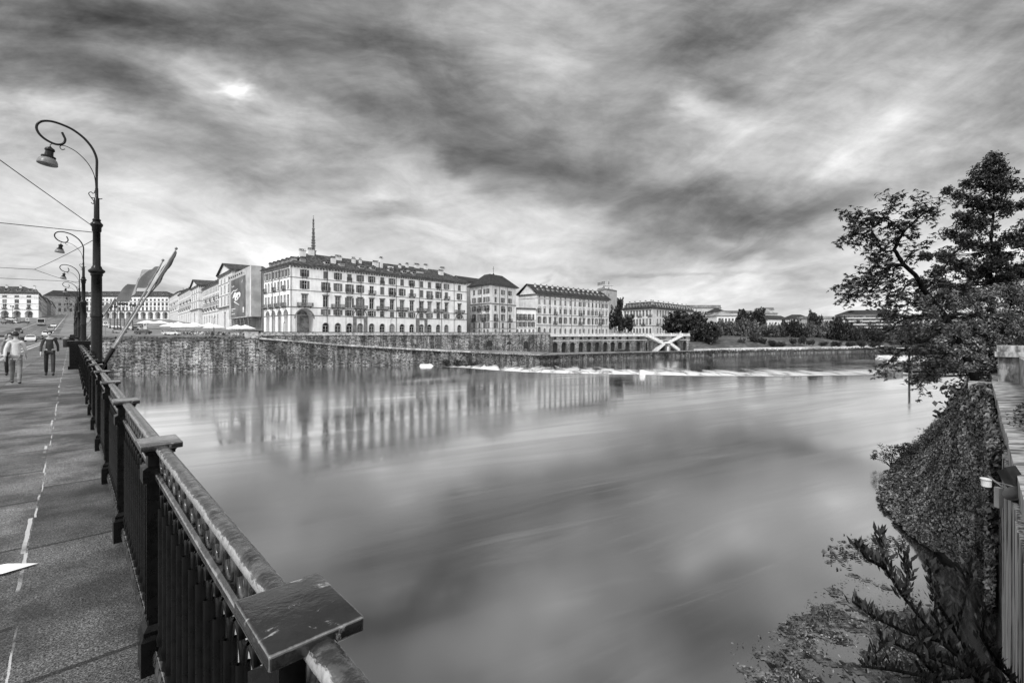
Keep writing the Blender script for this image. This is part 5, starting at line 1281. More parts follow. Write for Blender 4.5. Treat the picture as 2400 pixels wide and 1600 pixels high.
blobtree('bank_tree', 'broad paler tree filling the lower right behind the stone pier', W(2350, 900, 34), [(2300, 700, 34, 34), (2365, 690, 38, 35), (2240, 715, 28, 33), (2395, 740, 40, 35), (2330, 750, 42, 34), (2265, 765, 38, 33), (2205, 765, 26, 32), (2160, 778, 20, 31.5), (2380, 790, 40, 35), (2310, 805, 38, 34),
    (2180, 720, 22, 31), (2130, 762, 18, 30.6), (2104, 792, 14, 30.4), (2150, 822, 22, 31), (2122, 852, 15, 30.4), (2200, 842, 26, 31.5), (2158, 690, 14, 31), (2214, 690, 22, 32), (2182, 732, 16, 28.8), (2216, 772, 20, 29), (2242, 822, 22, 29), (2198, 802, 18, 28.8), (2266, 862, 18, 29), (2152, 762, 16, 28.6), (2165, 702, 12, 28.8), (2250, 770, 22, 30), (2285, 815, 26, 31), (2180, 872, 20, 31), (2090, 742, 12, 30), (2240, 815, 34, 33), (2190, 820, 26, 32), (2350, 840, 34, 34), (2285, 852, 32, 34), (2225, 860, 22, 33), (2170, 850, 18, 31.5), (2150, 885, 14, 31), (2120, 800, 13, 31), (2185, 885, 14, 31)], 'leafb', .20, 46, 26)
# background thicket right of the river so nothing is bare behind the trees
cs = []
for _ in range(420):
    s = R.uniform(60, 330); q = R.uniform(-16, 3); cs.append(RW(s, q, R.uniform(1.5, 13 if q < -3 else 7)))
C, Nn, s = clump_leaves(cs, 40, 2.4, .7, .4); me = leafmesh('thicket', C, Nn, s, .6, ['leafd'], .5); tag(link('thicket', me), 'dark thicket along the right bank behind the trees', kind='stuff')

# foreground sprig
sp_ = thing('riverside_shrub', 'dark leafy shrub sprouting up in the lower right foreground', 'shrub', W(2420, 1640, 6.4)); SO = Vector(sp_.location)
w = MB(); V_ = []
stems = [[(2420, 1640, 6.4), (2300, 1580, 6.2), (2200, 1500, 6), (2120, 1400, 5.9), (2075, 1330, 5.8), (2062, 1250, 5.8)], [(2200, 1500, 6), (2120, 1480, 5.9), (2040, 1440, 5.8), (2000, 1410, 5.7)], [(2300, 1580, 6.2), (2240, 1480, 6.3), (2260, 1400, 6.3), (2275, 1320, 6.3)],
         [(2120, 1400, 5.9), (2130, 1340, 6), (2118, 1290, 6)], [(2240, 1480, 6.3), (2190, 1400, 6.2), (2172, 1310, 6.2)], [(2300, 1580, 6.2), (2200, 1590, 6), (2100, 1570, 5.9), (2020, 1560, 5.8)], [(2420, 1640, 6.4), (2340, 1560, 6.5), (2320, 1470, 6.6)],
         [(2300, 1580, 6.2), (2230, 1520, 6.1), (2190, 1440, 6.1), (2200, 1360, 6.1)], [(2340, 1560, 6.5), (2300, 1490, 6.5), (2310, 1410, 6.5)], [(2200, 1590, 6), (2150, 1530, 5.9), (2080, 1500, 5.8), (2050, 1530, 5.7)], [(2300, 1600, 6.1), (2240, 1560, 6), (2180, 1540, 5.9), (2140, 1450, 5.9)], [(2340, 1620, 6.2), (2280, 1640, 6), (2200, 1620, 5.9), (2160, 1590, 5.8)],
         [(2200, 1590, 6), (2150, 1640, 5.8), (2080, 1640, 5.7)], [(2075, 1330, 5.8), (2035, 1310, 5.7), (2010, 1280, 5.7)]]
for st_ in stems:
    P = [W(*p)-SO for p in st_]; w.tube(P, [.022*(1-.7*i/len(P))+.004 for i in range(len(P))], 6)
    for i in range(len(P)-1):
        for k in range(60):
            p = P[i].lerp(P[i+1], R.random()); dr = (Vector((R.uniform(-.55, .45), R.uniform(-.5, .5), R.uniform(.45, 1.2)))).normalized(); ln = R.uniform(.07, .17); sd = dr.cross(Vector((R.uniform(-1, 1), 1, R.uniform(-1, 1)))).normalized()*ln*.13
            p0 = p+Vector((R.gauss(0, .03), R.gauss(0, .03), R.gauss(0, .03))); V_ += [tuple(p0), tuple(p0+dr*ln*.5+sd), tuple(p0+dr*ln), tuple(p0+dr*ln*.5-sd)]
w.build('stem', ['bark'], sp_, smooth=True)
def rawquads(name, V_, mat, parent=None):
    me = bpy.data.meshes.new(name); nq = len(V_)//4; me.vertices.add(4*nq); me.vertices.foreach_set('co', np.array(V_).ravel()); me.loops.add(4*nq); me.loops.foreach_set('vertex_index', np.arange(4*nq)); me.polygons.add(nq)
    me.polygons.foreach_set('loop_start', np.arange(nq)*4); me.polygons.foreach_set('loop_total', np.full(nq, 4)); me.materials.append(M[mat]); me.update(); return link(name, me, parent)
rawquads('foliage', V_, 'leafd', sp_)
# floating weed
def onwater(px, py, z=0.0): return W(px, py, (CZ-z)*F/(py-HY))
def inpoly(x, y, P):
    c = False
    for i in range(len(P)):
        (x1, y1), (x2, y2) = P[i-1], P[i]
        if (y1 > y) != (y2 > y) and x < (x2-x1)*(y-y1)/(y2-y1)+x1: c = not c
    return c
WP = [(p.x, p.y) for p in (onwater(1600, 1640), onwater(1700, 1570), onwater(1735, 1500), onwater(1800, 1440), onwater(1880, 1395), onwater(1960, 1365), onwater(2050, 1330), onwater(2110, 1360), onwater(2200, 1420), onwater(2230, 1500), onwater(2260, 1600), onwater(2300, 1800), onwater(1500, 1800))]
mb = MB(); C = []
g_ = .11; xmin, xmax, ymin, ymax = 1, 18, 10.5, 22.5
for i in range(int((xmax-xmin)/g_)):
    for k in range(int((ymax-ymin)/g_)):
        x, y = xmin+i*g_, ymin+k*g_; wv = Vector((x, y, 0)); ox = x+1.3*MN.noise(wv*.35); oy = y+1.3*MN.noise(wv*.35+Vector((9, 9, 0)))
        if not inpoly(ox, oy, WP): continue
        d = MN.fractal(wv*.55, 1, 2, 4)+.5*MN.noise(Vector((x*1.2+y*.6, y*.3, 4)))
        ed = sum(inpoly(ox+1.5*cos(a_), oy+1.5*sin(a_), WP) for a_ in (0, 1.05, 2.1, 3.14, 4.2, 5.2))/6; d -= .75*(1-ed)
        if d > -.12:
            z = .015+.03*MN.noise(wv*3)+.02*max(0, d); mb.quad([(x, y, z), (x+g_, y, z+.004), (x+g_, y+g_, z), (x, y+g_, z-.004)])
        if d > -.50 and R.random() < .6+d:
            for _ in range(3 if d > 0 else 1): C.append((x+R.random()*g_, y+R.random()*g_, .05+.05*R.random()))
wd = mb.build('floating_weed', ['weed']); tag(wd, 'mat of floating river weed in the lower right corner', kind='stuff')
C = np.array(C); me = leafmesh('weed_leaves', C, np.tile([0, 0, 1.], (len(C), 1)), NR.uniform(.05, .16, len(C)), .4, ['ivy'], .6); tag(link('weed_leaves', me), 'leaf litter scattered over the floating weed', kind='stuff')
C = []
for _ in range(900):
    t_ = R.random(); px, py = (1950+t_*160+R.uniform(-30, 30), 1300+t_*-20+R.gauss(0, 16)) if R.random() < .45 else (2140+t_*95+R.uniform(-14, 14), 1045-t_*85+R.gauss(0, 7))
    p = onwater(px, py); C.append((p.x, p.y, .02))
C = np.array(C); me = leafmesh('drift_leaves', C, np.tile([0, 0, 3.], (len(C), 1)), NR.uniform(.1, .35, len(C)), .3, ['leaf'], .2); tag(link('drift_leaves', me), 'loose leaves drifting beside the ivy bank', kind='stuff')
# bush on the tip of the mound, creepers by the pier
def bush(label, base, r, mat='leaf', leaf=.14, n=26, per=30, h=.8, group=None):
    t = thing('bush', label, 'bush', base, group=group); cs = [(R.gauss(0, r*.45), R.gauss(0, r*.45), abs(R.gauss(r*h*.6, r*h*.35))) for _ in range(n)]
    w = MB()
    for c in cs[::3]: w.tube([(0, 0, -.3), (c[0]*.5, c[1]*.5, c[2]*.6), c], [.03*r, .02*r, .01*r], 4, caps=False)
    w.build('stem', ['bark'], t); C, Nn, s = clump_leaves(cs, per, r*.32, leaf, .4); link('foliage', leafmesh('foliage', C, Nn, s, .5, [mat], .5), t); return t
bush('small bush at the water tip of the ivy bank', W(2088, 1085, 37), 1.1); bush('second small bush on the outer edge of the ivy bank', W(2112, 1062, 39), 1.0)
bush('bush growing over the parapet edge above the ledge', RW(20.5, -.75, 8.2), .55, 'ivy', .09); bush('larger creeper bush on the ledge against the parapet', RW(17.5, -.7, 8.2), .7, 'ivy', .09)
# floodlights on the abutment
fl = thing('floodlight', 'dark square floodlight clamped under the ledge beside the white can', 'floodlight', W(2372, 1125, 8.3))
w = MB(); w.X = Matrix.Rotation(radians(20), 4, 'Z') @ Matrix.Rotation(radians(-30), 4, 'X'); w.box(-.14, .14, -.06, .06, -.20, .20); w.box(-.16, .16, -.1, -.06, -.22, .22); w.build('housing', ['darkmetal'], fl)
w = MB(); w.tube([(.0, 0, -.2), (.05, .1, -.35), (.3, .1, -.4)], .02, 6); w.build('bracket', ['metal'], fl)
fl = thing('floodlight', 'lower dark floodlight below the ledge, pointing down the wall', 'floodlight', W(2392, 1172, 8.0))
w = MB(); w.X = Matrix.Rotation(radians(-40), 4, 'Y'); w.lathe([(.02, -.2), (.09, -.18), (.12, .1), (.17, .16), (.16, .17), (.05, .1)], n=14); w.build('housing', ['darkmetal'], fl, smooth=True, sharp=40)
w = MB(); w.tube([(.1, 0, .1), (.3, .1, .2)], .02, 6); w.build('bracket', ['metal'], fl)
cn = thing('cable_can', 'small white can on crossed cables sticking out from the wall', 'can', W(2312, 1130, 8.6))
w = MB(); w.lathe([(.07, -.07), (.075, .05), (.09, .055), (.09, .07), (.02, .08)], n=14); w.build('can', ['white'], cn, smooth=True, sharp=40)
w = MB(); b = W(2395, 1145, 8.0)-Vector(cn.location); w.tube([(.08, 0, .03), tuple(b*.5+Vector((0, 0, .03))), tuple(b)], .012, 6); w.tube([(.03, 0, .12), tuple(b*.45+Vector((0, 0, -.02))), tuple(b+Vector((0, 0, -.12)))], .012, 6); w.build('cable', ['metal'], cn)
cp = W(2340, 1165, 9.4); w = MB(); w.box(-.04, .04, -.05, .05, -.2, .2); o = w.build('cable_box', ['p5'], loc=cp); tag(o, 'weathered narrow box fixed on the ivy wall below the white can', 'box')

# ---------------------------------------------------------------- things on the water
def trapz(name, label, px, py, Y, a, b, h, mat, sx=1.0, rot=0, z=0):
    w = MB(); w.frustum([(-a*sx, -a, -.3), (a*sx, -a, -.3), (a*sx, a, -.3), (-a*sx, a, -.3)], [(-b*sx, -b, h), (b*sx, -b, h), (b*sx, b, h), (-b*sx, b, h)], 0); w.box(-b*sx*1.08, b*sx*1.08, -b*1.08, b*1.08, h, h+.08, 1)
    p = W(px, py, Y); o = w.build(name, [mat, 'darkmetal'], loc=(p.x, p.y, z), rot=rot); return tag(o, label, name.replace('_', ' '))
trapz('marker_block', 'small white tapered block standing on the weir crest', 1505, 880, 120.5, .72, .45, 1.35, 'white')
for px, py, lab, rr in ((975, 853, 'left white pontoon moored by the river wall, tilted', .1), (1000, 858, 'right white pontoon moored by the river wall, nearer the weir', .2)):
    p = onwater(px, py); w = MB(); w.frustum([(-2.2, -.7, -.3), (2.2, -.7, -.3), (2.4, .7, -.3), (-2.4, .7, -.3)], [(-1.8, -.5, .75), (1.4, -.5, .75), (1.9, .5, .45), (-2.0, .5, .75)], 0); w.box(-1.9, -1.75, -.52, -.45, .2, .8, 1); w.box(1.0, 2.3, -.3, .2, .5, .62, 1)
    tag(w.build('pontoon', ['white', 'copdark'], loc=(p.x, p.y, 0), rot=rr), lab, 'pontoon', 'white pontoons by the river wall')
p = onwater(2092, 878); w = MB(); w.box(-2.2, 2.0, -.8, .8, -.3, .75, 0); w.frustum([(-2.4, -.9, .75), (2.2, -.9, .75), (2.2, .9, .75), (-2.4, .9, .75)], [(-1.6, -.6, 1.3), (2.0, -.6, .95), (2.0, .6, .95), (-1.6, .6, 1.3)], 0); tag(w.build('sluice_block', ['copdark'], loc=p), 'dark timber block at the right end of the weir', 'sluice block')
a, b = onwater(2112, 878), onwater(2300, 872); w = MB(); w.box(0, 5.5, -.3, .3, .4, .8); w.build; P = [Vector((a.x, a.y, .6)), Vector((a.x+4, a.y+6, .8)), Vector((a.x+22, a.y+5, .8))]
w = MB(); 
for q, r in zip(P[:-1], P[1:]): w.tube([q, r], .35, 6)
for k in range(6): q = P[1].lerp(P[2], k/5); w.tube([(q.x, q.y, -1.5), (q.x, q.y, .8)], .15, 6)
tag(w.build('boom', ['copdark']), 'low dark timber boom running from the weir block to the right bank', 'boom')
p = onwater(2131, 893); w = MB(); w.tube([(0, 0, -1), (0, 0, 6.2)], .20, 8); w.lathe([(.2, 5.9), (.28, 6.0), (.28, 6.15), (.05, 6.3)], n=8); tag(w.build('mooring_post', ['darkmetal'], loc=p), 'tall dark mooring post in the water in front of the leaning tree', 'post')
a = W(2080, 838, 200); w = MB(); w.box(0, 40, -.5, .5, -1.0, .3); w.box(14, 70, 24, 25, -1, .3); tag(w.build('jetty', ['trimlight'], loc=(a.x, a.y, -.2)), 'pale low jetty on the lower river seen through the leaning tree', 'jetty')

# ---------------------------------------------------------------- far trees and bushes
def crown_mesh(seed, mat, nb=17, per=150, leaf=.10):
    rr = random.Random(seed); cs = []
    for _ in range(nb):
        a = rr.uniform(0, 2*pi); e = rr.uniform(-.5, 1); r = rr.uniform(.25, .62); c = Vector((r*cos(a), r*sin(a), .50+e*.26)); br = rr.uniform(.24, .36)
        for _ in range(16):
            d = Vector((rr.gauss(0, 1), rr.gauss(0, 1), rr.gauss(0, 1))).normalized(); cs.append(tuple(c+d*br*rr.uniform(.5, 1)))
    C, Nn, s = clump_leaves(cs, per//9, .11, leaf, .35); me = leafmesh('crown', C, Nn, s, .6, [mat], .5)
    w = MB()
    return me
CR = {k: [crown_mesh(i*7+hash_, m) for i in range(3)] for k, m, hash_ in (('d', 'leafd', 1), ('m', 'leaf', 2), ('l', 'leafl', 3))}
w = MB(); w.tube([(0, 0, -.2), (.02, 0, .25), (-.02, 0, .55)], [.035, .028, .015], 7)
for k in range(7): a = k*2.4; w.tube([(0, 0, .22+.04*k), (.15*cos(a), .15*sin(a), .45+.03*k), (.38*cos(a), .38*sin(a), .62+.05*(k % 3))], [.016, .011, .004], 5)
TKd = w.mesh('trunk', ['bark']); TKl = w.mesh('trunk', ['barkl'])
def fartree(px, yt, yb, wd, Y, k, label, grp='trees along the far bank'):
    b = W(px, yb, Y); h = (yb-yt)*Y/F; r = wd*Y/F/2; t = thing('bank_tree' if k != 'l' else 'pale_tree', label, 'tree', b, R.uniform(0, 6), grp); 
    c = link('crown', CR[k][R.randrange(3)], t, (0, 0, 0)); c.scale = (r*1.42, r*1.42, h*1.1); tk = link('trunk', TKl if k == 'l' else TKd, t); tk.scale = (r*1.1, r*1.1, h)
    return t
FT = [(1441, 722, 782, 34, 300, 'd', 'tall dark tree tight against the right end of the ornate house'), (1463, 742, 783, 36, 296, 'd', 'lower dark tree between the ornate house and the mansard house'), (1452, 700, 735, 16, 340, 'd', 'small dark treetop beside the tower block'),
 (1600, 733, 800, 84, 300, 'd', 'very large round dark tree in front of the mansard house'), (1655, 758, 817, 74, 280, 'm', 'large round tree at the end of the arcade, nearest the water'), (1577, 752, 792, 30, 310, 'd', 'tree merging with the left of the very large round tree'), (1632, 745, 800, 50, 305, 'd', 'dark tree behind the two large round trees'),
 (1757, 728, 790, 60, 345, 'd', 'big dark dome-shaped tree right of the white villa'), (1694, 752, 796, 34, 325, 'l', 'pale thin tree at the left corner of the white villa'), (1714, 762, 796, 26, 330, 'm', 'low tree before the white villa front'), (1727, 758, 800, 24, 322, 'l', 'pale slim tree right of the villa door'),
 (1745, 750, 797, 30, 318, 'l', 'pale-trunked tree below the dome-shaped tree'), (1763, 752, 799, 30, 316, 'l', 'second pale-trunked tree below the dome-shaped tree'), (1781, 760, 800, 28, 320, 'l', 'third pale-trunked tree, right of the dome-shaped tree'), (1797, 768, 803, 26, 318, 'm', 'small tree before the white gabled house'),
 (1812, 762, 804, 28, 318, 'l', 'thin tree with forked pale trunk before the gabled house'), (1828, 760, 805, 28, 320, 'm', 'mid-green tree right of the gabled house'), (1846, 752, 803, 30, 326, 'd', 'dark tree at the right end of the gabled house'), (1862, 754, 802, 30, 325, 'm', 'bushy tree between gabled house and poplar'),
 (1878, 764, 803, 26, 318, 'd', 'low dark tree left of the poplar'), (1897, 758, 802, 26, 322, 'l', 'pale tree touching the poplar'), (1912, 733, 803, 32, 328, 'm', 'tall feathery poplar standing above its neighbours'), (1932, 756, 803, 34, 322, 'l', 'pale tree right of the poplar'),
 (1952, 755, 806, 36, 325, 'd', 'dark tree left of the balcony block'), (1972, 750, 808, 44, 318, 'd', 'broad dark tree at the corner of the balcony block'), (1992, 766, 806, 32, 322, 'm', 'tree under the left of the balcony block'), (2010, 772, 806, 30, 322, 'm', 'low tree under the middle of the balcony block'),
 (2032, 770, 806, 36, 325, 'd', 'dark round tree under the right of the balcony block'), (2056, 776, 806, 30, 325, 'm', 'low tree beyond the balcony block'), (2080, 768, 806, 36, 330, 'd', 'dark tree by the end wing behind the leaning tree'), (2106, 772, 808, 36, 330, 'm', 'tree before the tall end wing'), (2135, 766, 808, 40, 335, 'd', 'dark tree behind the leaning tree trunk'), (2170, 760, 808, 50, 340, 'm', 'tree hidden behind the broad paler tree')]
for f in FT: fartree(*f)
BS = [(1738, 815, 24, 24, 285, 'round clipped bush on the grass slope below the villa'), (1768, 802, 34, 18, 290, 'long low bush on the slope beneath the pale-trunked trees'), (1786, 806, 24, 16, 288, 'bush right of the long low bush'), (1812, 812, 28, 16, 284, 'bush low on the slope before the gabled house'),
      (1832, 812, 26, 12, 284, 'low spreading bush near the white wall'), (1860, 806, 24, 14, 290, 'bush below the bushy tree'), (1880, 806, 22, 18, 290, 'dark upright bush left of the poplar foot'), (1900, 808, 26, 13, 288, 'bush at the poplar foot'), (1928, 811, 28, 11, 288, 'flat bush right of the poplar foot'),
      (1958, 812, 30, 12, 290, 'dark bush behind the white wall end'), (1992, 812, 30, 12, 290, 'bush beneath the balcony block'), (2020, 812, 30, 14, 290, 'bush at the river bend'), (2050, 814, 34, 14, 292, 'last bush at the river bend before the leaning tree'), (1668, 815, 40, 16, 280, 'low bush under the large round tree by the arcade end')]
for px, yb, wd, h, Y, lab in BS:
    t = thing('bush', lab, 'bush', W(px, yb, Y), R.random()*6, 'bushes on the park slope'); c = link('foliage', CR['m' if R.random() < .6 else 'd'][R.randrange(3)], t, (0, 0, -.2*h*Y/F)); c.scale = (wd*Y/F/2, wd*Y/F/2, h*Y/F*1.2)
for px, py, r, lab in ((1105, 853, 3.0, 'dark shrub at the waterline by the left end of the weir'), (1072, 856, 2.4, 'scrubby shrub left of the weir end shrub'), (1046, 853, 2.0, 'low scrub at the wall foot right of the white pontoons'), (1318, 833, 1.6, 'small shrub on the quay edge near the arcade start'), (1560, 834, 2, 'shrub on the quay edge under the crossing stairs'), (1665, 832, 2.6, 'round shrub on the river edge past the arcade'), (1226, 846, 1.6, 'small shrub growing from the ramp wall foot')):
    Y = 160 if px < 1200 else (190 if px < 1300 else 225); bush(lab, W(px, py+2, Y), r, 'leafd', .4, 22, 22, .7, 'shrubs along the river walls')
cs = []
for _ in range(520):
    px = R.uniform(1690, 2260); Y = R.uniform(338, 362); yb = 797; yt = 757+7*sin(px*.021)+5*sin(px*.067+1)+R.uniform(0, 8); q = R.random(); cs.append(tuple(W(px, yt+(yb-yt)*q, Y)))
C, Nn, s = clump_leaves(cs, 34, 2.6, 1.0, .4); tag(link('tree_belt', leafmesh('tree_belt', C, Nn, s, .6, ['leafd'], .5)), 'dark belt of trees merging behind the park trees', kind='stuff')
# overgrowth on walls and quay edge
C = []
for i in range(len(Gf)-1):
    for _ in range(700): p = Gf[i].lerp(Gf[i+1], R.random()); C.append((p.x+R.gauss(0, .3), p.y-.7+R.gauss(0, .4), QZ+.2-abs(R.gauss(0, .8))))
for i in range(3):
    for _ in range(2200): p = fp[i].lerp(fp[i+1], R.random()); C.append((p.x+R.gauss(0, .6), p.y+R.uniform(-.8, 1.6), .3+abs(R.gauss(0, .7))))
for _ in range(1500): p = F0.lerp(FL, R.random()*.8); C.append((p.x+R.gauss(0, .3), p.y+R.uniform(-.3, 3), 9.0+abs(R.gauss(0, .25))))
for _ in range(1300):
    i = R.randrange(4); t_ = R.random(); p = lowpts[i].lerp(lowpts[i+1], t_); z = lowz[i]*(1-t_)+lowz[i+1]*t_; dn_ = abs(R.gauss(0, .5)) if R.random() < .6 else z*R.random(); C.append((p.x+R.gauss(0, .2), p.y-.25-.12*dn_, z-dn_))
C = np.array(C); me = leafmesh('overgrowth', C, np.tile([0, -.6, .6], (len(C), 1)), NR.uniform(.25, .75, len(C)), .7, ['leafd'], .7); tag(link('overgrowth', me), 'weeds and creepers growing along the river walls', kind='stuff')
# grass verge on the wall top at the square
rows_ = []
vp = [FL, Vector((-150, 92.7)), Vector((-111, 117.2)), Vector((-95, 127.3)), Vector((-81, 136.2))]
rows_ = [[(p.x-.4, p.y+.7, 9.02), (p.x-1.8, p.y+2.4, 9.35), (p.x-5, p.y+6.8, 9.85), (p.x-6.5, p.y+8.6, 9.86)] for p in vp]; gridsheet('verge', rows_, 'grass', 'structure')

# ---------------------------------------------------------------- street things
def at(px, Y, dz=0): X_ = (px-CX)*Y/F; return Vector((X_, Y, zg(X_, Y)+dz))
def ground_fix(p): return p
def make_car(mat, name='parked_car'):
    t = thing(name, 'car', 'car'); w = MB()
    prof = [(-2.2, .28), (-2.2, .62), (-2.05, .82), (-1.2, .92), (-.5, .96), (1.5, .98), (2.05, .92), (2.2, .7), (2.2, .28)]
    def sect(pr, y0, y1, yt):
        a = [(x, -y0 if z < .9 else -y0, z) for x, z in pr]; w.frustum(a, [(x, -p[1], z) for (x, z), p in zip(pr, a)], 0)
    w.frustum([(x, -.84, z) for x, z in prof], [(x, .84, z) for x, z in prof], 0)
    w.frustum([(-.75, -.78, .93), (1.75, -.78, .93), (1.75, .78, .93), (-.75, .78, .93)], [(-.05, -.6, 1.42), (1.1, -.6, 1.42), (1.1, .6, 1.42), (-.05, .6, 1.42)], 1)
    w.box(0, 1.05, -.57, .57, 1.40, 1.45, 0)
    me = w.mesh('body', [mat, 'glass']); b = bmesh.new(); b.from_mesh(me); bmesh.ops.bevel(b, geom=b.edges[:], offset=.05, segments=2, affect='EDGES'); b.to_mesh(me); b.free(); link('body', me, t)
    for x in (-1.4, 1.4):
        for s_ in (-1, 1):
            w = MB(); w.X = Matrix.Translation((x, s_*.78, .32)) @ Matrix.Rotation(pi/2, 4, 'X'); w.lathe([(.2, -.11), (.32, -.1), (.32, .1), (.2, .11)], n=14, mi=0); w.lathe([(.02, .115*-s_), (.19, .115*-s_)], n=14, mi=1, caps=False); w.build('wheel', ['rubber', 'metal'], t)
    for s_ in (-1, 1): w = MB(); w.box(-2.23, -2.16, s_*.62-.16, s_*.62+.16, .6, .75); w.build('headlight', ['white'], t)
    return t
cars = {m: make_car(m) for m in ('carlight', 'cardark', 'carmid')}; used_c = set()
def car(m, p, rot, label, grp=None):
    if m in used_c: c = copy_tree(cars[m], None, p, rot, label)
    else: used_c.add(m); c = cars[m]; c.location = p; c.rotation_euler = (0, 0, rot); c['label'] = label
    c['group'] = grp or 'cars around the square and bridge end'; return c
car('carlight', at(403, 146, .05), .1, 'pale sedan passing in front of the cafe parasols'); car('cardark', at(335, 148, .05), .1, 'dark car left of the pale sedan on the square road'); car('carmid', at(280, 152, .05), pi+.1, 'grey car just right of the nearest lamp post on the square road')
for i, (u, v, m, r, lab) in enumerate([(143, -6.2, 'carlight', 0, 'pale car driving onto the bridge, nearest on the road'), (151, -11.2, 'carmid', pi, 'grey car on the far left lane at the bridge end'), (172, -4.6, 'carlight', 0, 'pale car just past the bridge end on the right lane'), (196, -11, 'cardark', pi, 'dark car in the far lane beyond the bridge end'), (215, -4.8, 'carmid', 0, 'grey car queued far along the right lane'), (262, -5.0, 'carlight', 0, 'small pale car far down the tram street')]):
    p = UV(u, v); z = SZ-.15 if u < 163 else zg(p.x, p.y)+.05; car(m, (p.x, p.y, z), TH+pi/2+pi+r, lab)
for i in range(22):
    m = ('carlight', 'cardark', 'carmid')[i % 3]; left_ = i < 12
    px, Y = (R.uniform(-6, 62), R.uniform(215, 330)) if left_ else (R.uniform(246, 372), R.uniform(168, 225)); p = at(px, Y, .05)
    car(m, p, R.choice([TH+pi/2, TH, .2, .1])+R.uniform(-.1, .1), 'small car parked on the far left of the square before the corner palace' if left_ else 'small car parked in the middle of the square behind the road signs', 'cars parked before the corner palace' if left_ else 'cars parked in the middle of the square')
for px, r in ((1443, 'left'), (1458, 'right')):
    f_ = frac_on(U1, AR1, [px])[0]; p = U1+Ad*f_+Vector((1.2, -3.2)); car('cardark', (p.x, p.y, QZ), atan2(Ad.y, Ad.x), '%s one of two dark cars parked on the quay before the arcade' % r, 'cars parked on the quay')
# tram
pt = Vector(((96-CX)*200/F, 200)); tm_ = thing('tram', 'boxy tram with pale-framed windscreen coming down the street', 'tram', (pt.x, pt.y, zg(pt.x, pt.y)+.1), TH); w = MB()
w.box(-1.25, 1.25, 0, 14, .45, 1.5); w.box(-1.23, 1.23, .05, 14, 1.5, 2.75, 1); w.box(-1.25, 1.25, 0, 14, 2.75, 3.2); w.box(-1.1, 1.1, -.25, 0, .5, 1.5)
me = w.mesh('body', ['carmid', 'glass']); link('body', me, tm_)
w = MB(); w.box(-1.2, 1.2, -.08, .0, 1.35, 1.5); w.box(-1.2, 1.2, -.08, 0, 2.75, 2.9); w.box(-1.2, -1.05, -.08, 0, 1.5, 2.75); w.box(1.05, 1.2, -.08, 0, 1.5, 2.75); w.build('windscreen_frame', ['white'], tm_)
w = MB()
for y in (2, 6, 10, 12.5): w.box(-1.15, 1.15, y-.5, y+.5, 0, .5)
w.build('wheel', ['rubber'], tm_)
# parasols
def parasol():
    t = thing('parasol', 'parasol', 'parasol'); w = MB(); n = 8
    for k in range(n):
        a, b = 2*pi*(k+.5)/n, 2*pi*(k+1.5)/n; r = 1.0
        w.quad([(cos(a), sin(a), .0), (cos(b), sin(b), .0), (.03*cos(b), .03*sin(b), .26), (.03*cos(a), .03*sin(a), .26)]); w.quad([(cos(a), sin(a), -.05), (cos(b), sin(b), -.05), (cos(b), sin(b), 0), (cos(a), sin(a), 0)])
    c = w.build('canopy', ['canvas'], t, loc=(0, 0, 2.45)); c.scale = (1, 1, 4.2)
    w = MB(); w.tube([(0, 0, 0), (0, 0, 3.4)], .05, 6); w.box(-.4, .4, -.4, .4, 0, .12); w.build('pole', ['metal'], t); return t
pz = parasol()
for i, (px, Y, sx, lab) in enumerate([(436, 156, 4.3, 'widest white parasol, second from the left in the front row'), (402, 160, 3.4, 'white parasol at the left end of the front row'), (502, 155, 3.2, 'white parasol before the pale row of the square, standing alone'), (555, 152, 2.9, 'left of the two overlapping white parasols by the sheeted facade'), (575, 150, 2.9, 'right of the two overlapping white parasols by the sheeted facade'),
                             (418, 178, 3.2, 'white parasol behind the front row, left'), (455, 176, 3.2, 'white parasol behind the widest one'), (490, 174, 3.0, 'white parasol in the back row before the lone one'), (345, 200, 3.6, 'far low parasol left of the front row'), (375, 198, 3.6, 'far low parasol beside the leaning flag pole line')]):
    o = pz if i == 0 else copy_tree(pz); o.location = at(px, Y); o['label'] = lab; o['group'] = 'white cafe parasols on the square'
    for c in o.children:
        if c.name.startswith('canopy'): c.scale = (sx, sx, 4.2)
# cafe furniture: individuals, one mesh each
w = MB(); w.lathe([(.4, .72), (.4, .75)], n=10); w.tube([(0, 0, 0), (0, 0, .72)], .03, 5); w.lathe([(.25, 0), (.05, .03)], n=8); tabm = w.mesh('cafe_table', ['white'])
w = MB(); w.box(-.22, .22, -.22, .22, .42, .46); w.box(-.22, .22, .19, .23, .46, .88)
for x in (-.2, .2):
    for y in (-.2, .2): w.tube([(x, y, 0), (x, y, .43)], .02, 4)
chm = [w.mesh('cafe_chair', ['white']), w.mesh('cafe_chair', ['darkmetal'])]
hm = MB(); hm.box(-1.6, 1.6, -.2, .2, 0, .9); hedge_m = hm.mesh('planter', ['metal'])
k = 0
for row in range(4):
    for i in range(17):
        px = 388+i*13+R.uniform(-3, 3); p = at(px, 149+row*4.2+R.uniform(-1, 1)); o = link('cafe_table', tabm, None, p); tag(o, 'small white cafe table under the parasols on the square', 'table', 'cafe tables under the parasols')
        for q in range(2):
            a = R.uniform(0, 6); o = link('cafe_chair', chm[0 if R.random() < .45 else 1], None, p+Vector((.75*cos(a+q*3), .75*sin(a+q*3), 0)), a); tag(o, 'cafe chair at a table under the parasols on the square', 'chair', 'cafe chairs under the parasols')
